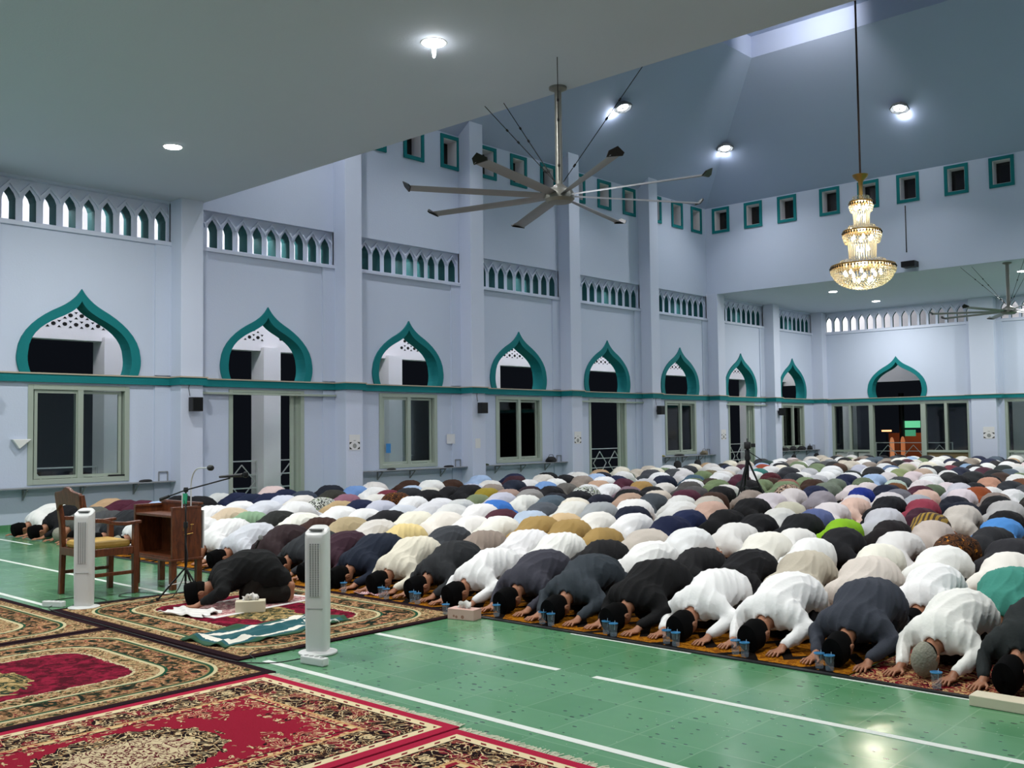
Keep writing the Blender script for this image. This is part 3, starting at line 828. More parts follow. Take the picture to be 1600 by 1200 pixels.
# people as seen in the photo: crop lists of (x, y, colour) of each bowed back
P_A = [(100,745,'E0D9C0'),(490,600,'3A3D42'),(780,675,'8C7F75'),(960,670,'DDDCDE'),(1280,710,'E5E5E0'),(1590,690,'1A1A1C'),(1250,600,'A08450'),(1530,575,'A08450'),(1000,580,'A08450'),(1080,495,'C9AF88'),
 (860,500,'B4C3D6'),(770,580,'E3E1D8'),(590,530,'E3E0DC'),(350,515,'E3DDD4'),(200,540,'E0DCCB'),(560,470,'555B5E'),(700,480,'4A2530'),(690,425,'3F78C8'),(520,425,'E3E1E0'),(580,350,'6F7A5C'),(790,355,'B9BAC8'),
 (940,365,'DDDDD6'),(930,318,'9B8478'),(1060,330,'8D8B88'),(1070,360,'52606B'),(1300,470,'E0DDD6'),(1330,425,'D8D6CE'),(1500,455,'9A9EA0'),(1480,540,'E0E0E0'),(1110,450,'50555C'),(920,460,'D5D5D0'),(1200,340,'1E2027'),
 (1350,330,'17181C'),(1520,370,'1B1E2C'),(1230,320,'DDDDDD'),(400,290,'1A1A1D'),(280,290,'D8D4CE'),(90,285,'A9BBD3'),(220,300,'CFCBC0'),(520,260,'B4B8CC'),(640,240,'CCC9C3'),(830,225,'3A2028'),(840,262,'1E2534'),
 (500,320,'1A1A1D'),(625,300,'8F7E2A'),(960,285,'2A1C24'),(1060,215,'D5CFC6'),(1120,220,'1B1B1F'),(1230,225,'1B1B1F'),(1130,262,'6E92C2'),(1120,285,'1A1A1D'),(1270,265,'5F5C58'),(1400,262,'D0D0D0'),(1330,210,'D5D2CC'),
 (1540,185,'1B1E2C'),(1550,240,'CFCFCC'),(1520,260,'B79880'),(1400,310,'BG'),(1550,290,'E0E0E0'),(300,375,'D8D8DC'),(430,378,'C8CAC8'),(130,362,'C8C8CA'),(40,405,'C8C8CA'),(190,405,'D8D8DA'),(350,410,'E0E0E0'),
 (30,450,'CFD3DA'),(190,450,'D0D0D4'),(330,465,'D8D8D6')]
P_B = [(680,760,'1D1D1F'),(1050,795,'17171A'),(1400,855,'B8B0A0'),(300,775,'E8E8E6'),(210,655,'DCDDDB'),(600,680,'E4E5E5'),(980,615,'DAD8D5'),(820,710,'E6E2D6'),(1230,695,'E5E2D8'),(430,560,'1C2340'),(700,520,'1E2748'),
 (800,455,'C0A090'),(560,435,'D5D5D2'),(1020,510,'151517'),(1050,485,'B88070'),(1080,380,'141416'),(870,320,'151517'),(140,568,'CFC5BA'),(120,480,'161C2E'),(170,405,'E2E0DE'),(380,390,'D2D2CE'),(600,360,'B5AFA4'),
 (430,350,'7C84B4'),(160,370,'444A50'),(150,335,'151517'),(400,270,'D0CCC6'),(270,262,'9A7B48'),(110,290,'76606A'),(30,340,'B09480'),(640,320,'4E4C4C'),(560,275,'4A4846'),(600,258,'E0E0E0'),(660,230,'5E6B50'),
 (810,255,'6C7C58'),(750,230,'3A3028'),(640,195,'41596A'),(400,225,'1B2236'),(370,200,'E0E0E0'),(300,170,'45474C'),(90,180,'5E6B50'),(550,175,'CFCBCB'),(700,185,'6C7C58'),(750,170,'6E6448'),(800,155,'D8D6D4'),
 (830,210,'E0E0E0'),(930,150,'D6D2CE'),(1000,140,'1C1E2A'),(1170,130,'9A4428'),(1150,165,'2C7068'),(1200,105,'1E3A36'),(1290,110,'E0E0E0'),(1370,170,'1B1C24'),(1480,180,'E0DEDC'),(1240,200,'4A1820'),(1200,230,'6F805F'),
 (1350,235,'8A5A50'),(1500,230,'70805E'),(1130,300,'DEDCDA'),(1200,290,'6F805F'),(1340,270,'6F805F'),(1370,300,'BR'),(1250,365,'C8C0C4'),(1450,345,'D0C8C6'),(1560,300,'1D2440'),(1350,475,'D0CFCA'),(1400,430,'C0BCA8'),
 (1250,550,'17171A'),(1500,545,'18191C'),(1240,640,'2E3B47'),(1560,490,'55608A'),(1520,640,'E2E0DC'),(1580,720,'E8E8E6'),(900,285,'D6D3CE'),(1060,265,'17171A')]
P_C = [(200,885,'CFC6BD'),(880,950,'E8E8E8'),(80,720,'E8E8E4'),(270,645,'E0E0E0'),(640,695,'DCDAD8'),(560,770,'E8E5D8'),(1010,810,'E8E8E4'),(1340,855,'E6E2DA'),(1480,1005,'3E8577'),(1400,715,'2A2A2E'),(1100,670,'BB'),
 (820,605,'C0B4AC'),(1110,590,'2A2B2E'),(1450,615,'1E1E22'),(1430,555,'4E8ACB'),(1420,505,'17171A'),(850,525,'ST'),(870,475,'3A1A28'),(570,555,'1E1A1C'),(440,560,'BG'),(330,540,'80B020'),(180,585,'1B1B1E'),(60,490,'55648F'),
 (280,455,'BG'),(420,395,'D0C8C8'),(130,410,'D4CCCC'),(340,370,'D8B8A8'),(720,410,'17181C'),(880,390,'8E3848'),(600,470,'BEBEC4'),(1030,440,'E2E0E0'),(1140,490,'C6BEB4'),(1310,440,'B0AEAC'),(1420,410,'A6A4A4'),
 (1590,420,'E0E0E0'),(1130,400,'161C2C'),(1210,365,'17171A'),(1000,375,'171B28'),(1110,335,'D8CCD0'),(1250,320,'8A4320'),(1370,335,'8A7C74'),(1560,365,'2A2622'),(560,350,'CFC9C9'),(770,345,'A0A4AA'),(870,320,'D0B0A0'),
 (640,320,'6C6C74'),(450,320,'1A2E80'),(370,355,'D8D0D0'),(150,335,'908A90'),(240,295,'D8CCCC'),(540,285,'161C30'),(390,260,'D6CCCC'),(340,240,'66725C'),(170,235,'6C7668'),(90,275,'6C7668'),(450,250,'D6D2CE'),
 (600,275,'6E4626'),(710,245,'3C6A70'),(640,230,'B0C0B4'),(810,245,'D8D0D2'),(870,255,'3E2A1E'),(950,285,'5C6A54'),(1010,245,'D8CCD0'),(1260,255,'8A4A26'),(1380,240,'C09078'),(1160,245,'1B1E22'),(1340,295,'E0DEDC'),
 (1090,270,'C8C6CE'),(1560,230,'6E4630'),(1500,320,'E0DEDE'),(440,170,'17171A'),(260,170,'1E2A28'),(560,185,'CFC8C8'),(740,170,'181C28'),(690,165,'8A9464'),(830,165,'BCA490'),(960,170,'E0DEDC'),(900,200,'DCDADA'),
 (1040,190,'17171A'),(1090,165,'1C2238'),(1210,185,'1A1C1E'),(1390,180,'17171A'),(100,170,'E0E0E0'),(170,125,'4A3020'),(240,120,'5A88B0'),(120,140,'1C2238'),(370,90,'E4E4E4'),(330,140,'B9BAC8'),(420,145,'E0E0E0'),
 (520,125,'E0E0E0'),(560,140,'5A7090'),(620,85,'E8E4DC'),(620,100,'17171A'),(700,125,'B8B498'),(820,125,'222838'),(900,100,'E4E4E4'),(950,140,'17171A'),(1040,130,'6A2030'),(1160,120,'7F9ABA'),(1230,150,'E0E0E0'),
 (1390,105,'17171A'),(1470,115,'E0E0E0'),(1460,140,'1E2A28'),(1540,100,'17171A'),(1560,150,'C8CAC8')]
P_L = [(330,300,'EBD8CE'),(420,312,'E6DCC8'),(500,320,'17171A'),(380,350,'1D2440'),(450,355,'4E5F85'),(560,345,'E0C8C4'),(580,300,'808488'),(620,290,'17171A'),(620,350,'1D2440'),(540,380,'1D2440'),(250,370,'D0D2D0'),
 (340,385,'E0E0E0'),(450,385,'1E2740'),(690,350,'3C4452'),(880,330,'20242E'),(800,370,'DAD6D0'),(920,365,'34342E'),(990,360,'8A6070'),(1020,385,'7EA388'),(1090,340,'6A8CBE'),(1150,320,'E0E0DE'),(1240,325,'6A2C38'),
 (1340,328,'26282C'),(1450,310,'98AFCE'),(1190,365,'D8D6D0'),(1150,390,'1D2440'),(1270,375,'BB'),(1340,370,'BG'),(1430,370,'E0E0E0'),(1000,410,'B09872'),(700,405,'1D2440'),(620,395,'CCD0DD'),(490,420,'CDD0D8'),
 (690,430,'DCDCDC'),(590,450,'4A4E55'),(880,410,'BG'),(840,470,'3A2620'),(970,460,'E4E4E4'),(1110,430,'E4E4E4'),(1250,435,'C0C2D0'),(300,480,'C8B69E'),(430,500,'84A283'),(200,490,'E4E4E4'),(560,515,'262826'),
 (690,510,'E2E2D8'),(960,530,'A89878'),(1250,475,'1E1E22'),(870,520,'E8E8E4'),(1210,560,'CCC8C2'),(1380,520,'D9C48A'),(120,460,'E0E0DE'),(100,590,'17171A')]
obs = [(640 + a / 5, 700 + b / 5, c) for a, b, c in P_A] + [(960 + a / 5, 700 + b / 5, c) for a, b, c in P_B] + [(1280 + a / 5, 700 + b / 5, c) for a, b, c in P_C] + [(300 + a / 4, 680 + b / 4, c) for a, b, c in P_L]
HIPY, HIPZ = .64, .50
NR = 27
rows = [[] for _ in range(NR)]
for (px, py_, c) in obs:
    best = None
    for k in range(1, NR):
        v = on_plane(px, py_, Y=ROW0 + PITCH_R * k + HIPY)
        e = abs(v.z - HIPZ) * 1549 / max(v.y, 1)
        if best is None or e < best[0]: best = (e, k, v.x)
    rows[best[1]].append((best[2], c))
PAL = ['E8E8E8', 'E4E4E0', 'DCDAD8', 'E4DDCC', 'D6D2CE', '17171A', '17171A', '1D2440', '2E3136', '46484C', 'B8B8BC', '808488', 'C4BAAC', '70805E', '4A2030', '4E5B68', '9FB6D6', 'B89A78', 'D6C6C8', '8E8278', '3C281E', 'E0E0E0']
rnd = random.Random(11)
for k in range(1, NR):
    y = ROW0 + PITCH_R * k + HIPY
    xr = on_plane(1660, 760, Y=y).x
    r = sorted(rows[k]); out = []
    for x, c in r:
        if out and x - out[-1][0] < .30: continue
        out.append([x, c])
    out = [q for q in out if q[0] > XW + .62]
    for _ in range(60):
        for a, b in zip(out, out[1:]):
            g_ = b[0] - a[0]
            if g_ < .55: d_ = (.552 - g_) / 2; a[0] -= d_; b[0] += d_
    full = []; x = XW + (.95 if k > 1 else .75)
    off = rnd.uniform(0, .3); x += off
    pts = [q for q in out if q[0] > XW + .6] + [(xr + .3, None)]
    for (px_, c) in pts:
        while px_ - x > .80:
            gap = px_ - x; nn = max(1, int(gap / .56)); full.append((x, rnd.choice(PAL))); x += gap / nn
        if c is None: break
        if full and px_ - full[-1][0] < .5: full.pop()
        full.append((px_, c)); x = px_ + .58
    rows[k] = [(q[0], q[1], min([abs(q[0] - p[0]) for p in full if p is not q] + [.62])) for q in full]
# front row, read one by one
F0 = [(-1.86,'24292A','peci',3),(-2.38,'EDEDE8','kufi',0),(-2.93,'3A3E48','peci',1),(-3.58,'F0F0F0','peci',0),(-4.17,'F0F0F0','peci',2),(-4.76,'151517','peci',1),(-5.37,'363D44','peci',3),(-5.97,'3E3E48','peci',0),(-6.57,'EEEEEE','peci',2),
      (-7.13,'2B2D30','peci',3),(-7.68,'DDD7C6','peci',1),(-8.28,'1D2433','peci',1),(-8.88,'3A2530','peci',0),(-9.45,'2F3236','peci',2),(-10.03,'33272A','peci',3),(-10.65,'CDD0D8','peci',0),(-11.3,'E8E8E8','none',1),(-11.95,'E8E8E8','peci',0),
      (-12.6,'E4E4E4','peci',2),(-13.25,'E4E4E4','kufi',0),(-13.9,'26282C','peci',1),(-14.55,'46484A','none',2),(-15.2,'5A5C58','kufi',0),(-15.95,'17171A','peci',3),(-16.6,'E8E8E4','peci',0)]
F0L = {0: 'person in a dark green-black robe bowing at the right edge of the front row', 1: 'front-row person in a white shirt wearing a grey knitted skullcap', 2: 'front-row person in a charcoal shirt just left of the grey-skullcap worshipper',
       3: 'front-row person in a white shirt left of the charcoal-shirted one near the right', 4: 'front-row person in white with a wristwatch, right of the black-robed worshipper', 5: 'front-row person in a plain black robe between slate and white shirts',
       6: 'front-row person in a slate grey jacket left of the black-robed one', 7: 'front-row person in a purplish charcoal suit right of the tissue box', 8: 'front-row person in a white shirt kneeling behind the pink tissue box', 9: 'front-row person in a charcoal jacket with a white cloth over the collar',
       10: 'front-row person in an ivory shirt beside the charcoal jacket with collar cloth', 11: 'front-row person in a navy shirt, just right of the plum-shirted one', 12: 'front-row person in a plum shirt right of the taller tower fan', 13: 'front-row person in charcoal hidden behind the front tower fan',
       14: 'front-row person in a dark brown shirt left of the front tower fan', 15: 'front-row person in a pale bluish white shirt beyond the imam', 16: 'front-row person in bright white, right of the lectern'}
for i, (x, c, cap, v) in enumerate(F0):
    lab = F0L.get(i) or 'front-row person in %s clothing, %s worshipper from the left wall' % (cname(c), word(len(F0) - i))
    r_ = full_person(x, ROW0 + rnd.uniform(-.04, .04), c, lab, v, rnd.uniform(-.08, .08) - (.04 if i < 4 else 0), cap, leg=['15161A', '2A2622', '1C1D22'][i % 3], sarong=i % 2)
    g_ = min(abs(x - q[0]) for q in F0 if q[0] != x); r_.scale = (.94 * min(1, g_ / .60), 1, .97)
# imam ahead of the rows
r_ = full_person(-8.44, 4.86, '141516', 'imam in a black robe and black cap bowed alone on the floral rug', 0, -.55, 'peci', leg='1A1612', sarong=1, z=.020, group=None)
r_.scale = (.95, .92, .97)
# rows behind: nearest as individuals, the far ones as one crowd
nind = len(F0) + 1; MAXI = 300; far = []
for k in range(1, NR):
    y = ROW0 + PITCH_R * k; n = len(rows[k])
    for i, (x, c, gap) in enumerate(rows[k]):
        yy = y + rnd.uniform(-.05, .05); v = rnd.randrange(4); rot = rnd.uniform(-.09, .09)
        if c is None or (k == 9 and abs(x + 9.6) < .33): continue
        if nind < MAXI:
            nm = PATN.get(c) or cname(c)
            lab = 'person in %s bowed in the %s row, %s from its right end' % (nm, word(k + 1), word(n - i))
            nind += 1
            if k < 2:
                r_ = full_person(x, yy, c, lab, v, rot, 'peci' if rnd.random() < .75 else 'none', sarong=rnd.randrange(2), leg=rnd.choice(['15161A', '2A2622', '3A3A3C']))
                r_.scale = (min(1, gap / .60) * .96, 1, .97)
            else:
                o = bpy.data.objects.new('person', MIDS[v]); COL.objects.link(o); o.location = (x, yy, .01); o.rotation_euler.z = rot
                sc = rnd.uniform(.95, 1.06); o.scale = (min(1.06, gap / .60) * rnd.uniform(.95, 1.0), sc, sc * .97)
                paint(o, c); tag(o, lab, 'person', GROUP)
        else: far.append((x, yy, rot, c, v))
def low_mesh(v):
    me = mid_mesh(v, .055, 'low'); n = len(me.vertices); co = np.empty(n * 3); me.vertices.foreach_get('co', co)
    F = np.array([list(p.vertices) for p in me.polygons]); mi = np.array([p.material_index for p in me.polygons]); bpy.data.meshes.remove(me)
    return co.reshape(-1, 3), F, mi
LOWS = [low_mesh(v) for v in VAR]
if far:
    VS, FS, MI, CC = [], [], [], []; off = 0
    for (x, y, rot, c, v) in far:
        co, F, mi = LOWS[v]; ca, sa = math.cos(rot), math.sin(rot); s = rnd.uniform(.95, 1.06)
        q = co * s; VS.append(np.stack([q[:, 0] * ca - q[:, 1] * sa + x, q[:, 0] * sa + q[:, 1] * ca + y, q[:, 2] + .01], 1)); FS.append(F + off); MI.append(mi); off += len(co)
        CC.append(np.tile(lin(PATC.get(c, c)), (len(co), 1)))
    VS = np.concatenate(VS); FS = np.concatenate(FS); MI = np.concatenate(MI); CC = np.concatenate(CC)
    me = bpy.data.meshes.new('worshippers'); me.vertices.add(len(VS)); me.vertices.foreach_set('co', VS.ravel()); me.loops.add(FS.size); me.loops.foreach_set('vertex_index', FS.ravel())
    me.polygons.add(len(FS)); me.polygons.foreach_set('loop_start', np.arange(len(FS)) * 4); me.polygons.foreach_set('loop_total', np.full(len(FS), 4))
    cm_ = Mat('far clothing', 'FFFFFF', .9); at = cm_.nt.nodes.new('ShaderNodeAttribute'); at.attribute_name = 'garment'; cm_.nt.links.new(at.outputs['Color'], cm_.b.inputs['Base Color'])
    for q in (cm_.m, M['trousers_dark'], M['skin'], M['felt']): me.materials.append(q)
    me.polygons.foreach_set('material_index', MI.astype(np.int32)); me.polygons.foreach_set('use_smooth', np.ones(len(FS), bool)); me.update()
    a_ = me.color_attributes.new('garment', 'FLOAT_COLOR', 'POINT'); a_.data.foreach_set('color', CC.ravel())
    o = bpy.data.objects.new('worshippers', me); COL.objects.link(o); tag(o, 'distant crowd of bowed worshippers filling the rows to the far wall', 'people', kind='stuff')
print('people', nind, 'far', len(far), 'rows', [len(r) for r in rows])

# ================================================================== rugs and mats
def rbox(x, y, a, b, r):
    qx = (x.abs() - (a - r)).max(0.0); qy = (y.abs() - (b - r)).max(0.0)
    return (qx * qx + qy * qy).sqrt() + ((x.abs() - (a - r)).max(y.abs() - (b - r))).min(0.0) - r
def green_rug_mat(a, b):
    m = Mat('floral rug', '888888', .95, spec=.05); x, y, z = m.xyz(); v = m.vec(x.abs(), y.abs(), 0)
    d0 = rbox(x, y, a, b, .01); d1 = rbox(x, y, a - .16, b - .16, .42); d2 = rbox(x, y, a - .47, b - .45, .30); d3 = rbox(x, y, a - .62, b - .58, .25)
    n1 = m.noise(8.5, 4, v, 1.8, .62); n2 = m.noise(17, 3, v, 1.0, .6); n3 = m.noise(7, 2, v, 1.0)
    flor = m.ramp(n1, [(0, '14201A'), (.42, '242E1E'), (.47, '6A4A32'), (.52, '9C7450'), (.565, 'B89A74'), (.60, '8A3E36'), (.66, '181E18')])
    crm = m.ramp(n2, [(0, '2C3420'), (.41, '6E5236'), (.46, '9C8058'), (.50, 'B8A47C'), (.555, '94503A'), (.60, '3C4028')])
    red = m.ramp(n2 * .5 + n3 * .5, [(0, '4A0E1C'), (.46, '6C1429'), (.54, '861A34')])
    c = crm
    c = m.mix(d1.lt(0.0), c, 'C0B690'); c = m.mix(d1.lt(-.025), c, '1E4A34'); c = m.mix(d1.lt(-.05), c, '8A7450'); c = m.mix(d1.lt(-.065), c, flor)
    c = m.mix(d2.lt(.04), c, '1E4A34'); c = m.mix(d2.lt(.02), c, 'C0B690'); c = m.mix(d2.lt(-.01), c, crm)
    c = m.mix((d3 + (n2 - .5) * .10).lt(.0), c, 'C0B690'); c = m.mix((d3 + (n2 - .5) * .10).lt(-.02), c, red)
    e = ((x / (a * .36)) * (x / (a * .36)) + (y / (b * .25)) * (y / (b * .25))).sqrt() + (n3 - .5) * .5
    c = m.mix(e.lt(1.0), c, m.ramp(n1, [(0, '25352A'), (.45, '7A6A42'), (.52, 'B89C6C'), (.62, '40503A')]))
    c = m.mix(d0.gt(-.07), c, '24141A'); c = m.mix(d0.between(-.08, -.07), c, '6A5038')
    m.color(c); m.bump(m.noise(160, 2), .004); return m.m
def red_rug_mat(a, b):
    m = Mat('red persian rug', '888888', .95, spec=.05); x, y, z = m.xyz(); v = m.vec(x.abs(), y.abs(), 0)
    n1 = m.noise(9.5, 1.5, v, 2.2, .5); n2 = m.noise(17, 2, v, 1.6, .5); n3 = m.noise(5, 1, v, 1.5)
    def curl(bg, w_=.028):
        c = m.mix(n1.gt(.62), bg, '1A0D10'); c = m.mix((n1 - .5).abs().lt(w_), c, 'CDB990'); c = m.mix((n2 - .56).abs().lt(.012), c, 'B4885A'); return c
    ax, ay = x.abs(), y.abs(); d = (ax - a).max(ay - b)
    field = '8E1A30'
    sp = m.mix((n3 + m.noise(20, 1, v) * .2).gt(.74), field, curl('7E1528', .03))
    # scrolling inner edge and corner sprays
    edge = (-d - .49 - (n3 - .5) * .55).min((ax + ay) * -1.0 + (a + b - 1.12) + (n3 - .5) * .7)
    c = m.mix(edge.lt(0.0), sp, curl('8A1A30', .026))
    e = ((ax / .40) * (ax / .40) + (ay / .50) * (ay / .50)).sqrt() + (n3 - .5) * .55
    c = m.mix(e.lt(.98), c, curl('1A0D10', .035)); c = m.mix(e.lt(.60), c, m.mix((n2 - .5).abs().lt(.045), 'CDBC98', '5A1A24'))
    ed = lambda lo, hi: d.between(-hi, -lo)
    c = m.mix(ed(.13, .36), c, m.mix(m.noise(7, 1, v).gt(.52), curl('1E0E12', .032), curl('74162A', .030))); c = m.mix(ed(.355, .375), c, 'C49A6A'); c = m.mix(ed(.375, .41), c, m.mix(n2.gt(.5), '8A1A30', 'D2B888')); c = m.mix(ed(.41, .422), c, '20100F')
    dash = ((x + y) * 9.0).fract().lt(.35)
    c = m.mix(ed(.065, .125), c, m.mix(dash * d.between(-.105, -.085), 'DCCBA4', '7A2A2E')); c = m.mix(ed(.122, .132), c, '20100F')
    c = m.mix(d.gt(-.065), c, 'A82440')
    m.color(c); m.bump(m.noise(180, 2), .004); return m.m
def rug(name, label, cat, cx, cy, a, b, mat, rot=0, th=.011, group=None, z=.001, fringe=None):
    me = MB().box(-a, -b, 0, a, b, th)
    if fringe is None:
        o = me.build(name, mat, loc=(cx, cy, z), rotz=rot, bevel=.003); return tag(o, label, cat, group)
    r = thing(name, label, cat, (cx, cy, z), rot, group)
    me.build('pile', mat, r, bevel=.003)
    f = MB(); rr = random.Random(3)
    n = int(2 * a / .0075)
    for i in range(n):
        x = -a + 2 * a * (i + .5) / n; l = .055 + rr.uniform(-.02, .02); dx = rr.uniform(-.02, .02) + .012 * math.sin(x * 25)
        f.tube([(x, b - .002, .006), (x + dx * .5, b + l * .5, .008), (x + dx, b + l, .003)], .0028, 3)
    f.build('fringe', M['fringe'], r)
    return r
M['fringe'] = Mat('cream fringe', 'C8C8B0', .9).m
GM = green_rug_mat(1.56, 1.14)
rug('floral_rug', 'cream and green floral rug with red centre that the imam bows on', 'rug', -7.78, 5.04, 1.56, 1.14, GM)
GM2 = green_rug_mat(1.18, 1.54)
rug('floral_rug', 'cream and green floral rug with red centre left of the plain red rug', 'rug', -6.90, 2.34, 1.18, 1.54, GM2)
rug('floral_rug', 'cream and green floral rug at the far left edge of the photo', 'rug', -9.27, 2.34, 1.16, 1.54, GM2)
RM = red_rug_mat(.91, 1.40)
rug('red_rug', 'red patterned rug with cream fringe, the larger one in the near corner', 'rug', -4.80, 2.40, .91, 1.40, RM, fringe=1)
rug('red_rug', 'red patterned rug with cream fringe cut off by the bottom photo edge', 'rug', -2.96, 2.36, .91, 1.40, RM, fringe=1)
# white line tapes
def tape(x0, x1, y, label, w_=.055, g='white floor tape lines'):
    o = MB().box(x0, y - w_ / 2, .0005, x1, y + w_ / 2, .002).build('floor_tape', M['tape']); tag(o, label, 'tape', g)
M['tape'] = Mat('white tape', 'D6DCD6', .6).m
tape(-6.2, -4.32, 5.15, 'white tape line on green tiles running from the imam rug corner')
tape(-4.02, 1.0, 5.15, 'white tape line on green tiles nearest the front row at right')
tape(-6.08, 1.0, 4.035, 'white tape line beside the fringes of the red rugs')
tape(-15.6, -9.3, 5.09, 'white tape line on the floor behind the wooden chair')
tape(-12.5, -9.6, 4.0, 'white tape line ending at the power strip on the left')
tape(-17.5, -15.3, 6.10, 'white tape line by the wall, ahead of the leftmost worshippers')
# prayer runners
def runner_mat(kind):
    m = Mat('prayer runner ' + kind, '888888', .95, spec=.05); x, y, z = m.xyz()
    if kind == 'orange':
        a = ((x / .60).fract() - .5).abs() * 2.0
        sweep = (y * 2.2 + a * .9 + (x * 5.2).sin() * .10).fract()
        c = m.mix(m.noise(22, 3, dist=1).gt(.52), '9C6414', '74420C'); c = m.mix(m.voro(30).lt(.16), c, 'B98228')
        c = m.mix(sweep.lt(.30), c, '140E0C'); c = m.mix(y.lt(-.515), c, '0E0E10')
    else:
        v = m.vec(x.abs() * 1.0, y)
        n1 = m.noise(12, 2, v, 2); c = m.mix((n1 - .5).abs().lt(.04), '6E1420', 'B89A6A'); c = m.mix(n1.gt(.6), c, '1C0C10')
    m.color(c); m.bump(m.noise(120, 2), .003); return m.m
def runner(x0, x1, k, mat, label):
    y0 = 6.185 + PITCH_R * k
    o = MB().box(-(x1 - x0) / 2, -.54, 0, (x1 - x0) / 2, .54, .008).build('prayer_runner', mat, loc=((x0 + x1) / 2, y0 + .54, .001)); tag(o, label, 'prayer mat', 'prayer runners under the rows')
OR = runner_mat('orange'); RR = runner_mat('red')
runner(-13.4, -2.78, 0, OR, 'long orange and black prayer runner under the front row')
runner(-2.76, .4, 0, RR, 'dark red prayer runner under the right end of the front row')
for k in range(1, 9): runner(-17.3, .4, k, RR if k % 2 else OR, 'long %s prayer runner under the %s row of worshippers' % ('dark red' if k % 2 else 'orange', word(k + 1)))
o = MB().box(-13.4, 6.135, .001, .3, 6.18, .010).build('edge_strip', M['black_plastic']); tag(o, 'thin black edging strip along the front of the front row mats', 'edging')
for (a, b_) in ((-5.0, -3.9), (-2.85, -2.0)):
    tape(a, b_, 6.115, 'short white tape along the black mat edging, %s one' % ('left' if a < -4 else 'right'), .02)
# the imam's own mats
PM = Mat('pale pink prayer mat', 'B8989A', .95); x, y, z = PM.xyz(); dd = rbox(x, y, .33, .60, .02)
PM.color(PM.mix(dd.gt(-.04), PM.mix(PM.noise(25, 3, dist=1).gt(.5), 'A06068', 'C8A8A0'), 'E0DDDA'))
rug('prayer_mat', 'pale pink prayer mat with white edge under the imam', 'prayer mat', -8.15, 5.20, .34, .62, PM.m, .12, .006, z=.0125)
TM = Mat('teal prayer mat', '0E4A50', .95); x, y, z = TM.xyz(); dd = rbox(x, y, .26, .62, .03); n = TM.noise(9, 3, dist=1)
c = TM.mix((dd + .10 + (n - .5) * .07).abs().lt(.028), '0E4F56', 'DCD8CC'); c = TM.mix(dd.gt(-.03), c, '1E4A30'); TM.color(c)
c = TM.mix((y - .42).abs().lt(.10) * n.gt(.5), c, 'DCD8CC'); TM.color(c)
def cloth_sheet(name, label, cat, mat, cx, cy, a, b, rot, z, amp, seed, group=None, th=.006):
    rr = random.Random(seed); me = bpy.data.meshes.new(name); nx, ny = 34, 48; vs = []; fs = []
    ph = [rr.uniform(0, 6) for _ in range(6)]
    for s in (1, 0):
        for j in range(ny):
            for i in range(nx):
                u = i / (nx - 1) * 2 - 1; v = j / (ny - 1) * 2 - 1
                h = amp * (max(0, math.sin(u * 5 + 3 * v + ph[0])) ** 3 + .8 * max(0, math.sin(v * 8 - 2 * u + ph[1])) ** 3)
                x = u * a * (1 + .06 * math.sin(v * 4 + ph[2])) + .02 * math.sin(v * 11 + ph[3]); y = v * b * (1 + .03 * math.sin(u * 5 + ph[4]))
                vs.append((x, y, h + (th if s else 0)))
    N = nx * ny
    for j in range(ny - 1):
        for i in range(nx - 1):
            q = j * nx + i; fs.append((q, q + 1, q + nx + 1, q + nx)); fs.append((N + q, N + q + nx, N + q + nx + 1, N + q + 1))
    rim = [i for i in range(nx)] + [j * nx + nx - 1 for j in range(1, ny)] + [(ny - 1) * nx + i for i in range(nx - 2, -1, -1)] + [j * nx for j in range(ny - 2, 0, -1)]
    for p, q in zip(rim, rim[1:] + rim[:1]): fs.append((q, p, p + N, q + N))
    me.from_pydata(vs, [], fs); me.materials.append(mat); me.polygons.foreach_set('use_smooth', [True] * len(fs))
    o = bpy.data.objects.new(name, me); COL.objects.link(o); o.location = (cx, cy, z); o.rotation_euler.z = rot; return tag(o, label, cat, group)
cloth_sheet('prayer_mat', 'rumpled teal and white prayer mat lying in front of the imam', 'prayer mat', TM.m, -6.95, 4.66, .27, .66, .10, .013, .022, 4)
WF = Mat('white cloth', 'DDDAD6', .9).m
cloth_sheet('white_cloth', 'crumpled white cloth under the cap of the bowing imam', 'cloth', WF, -8.13, 4.62, .26, .14, .25, .0195, .02, 9)
PC = Mat('pink checked cloth', 'C88A90', .9); x, y, z = PC.xyz(); PC.color(PC.mix(((x * 40).fract().gt(.5)), 'D8C8C8', 'B86A74'))
cloth_sheet('folded_cloth', 'pink and white folded cloth on the mat before the ivory shirt', 'cloth', PC.m, -7.72, 6.36, .16, .10, .1, .010, .012, 12)

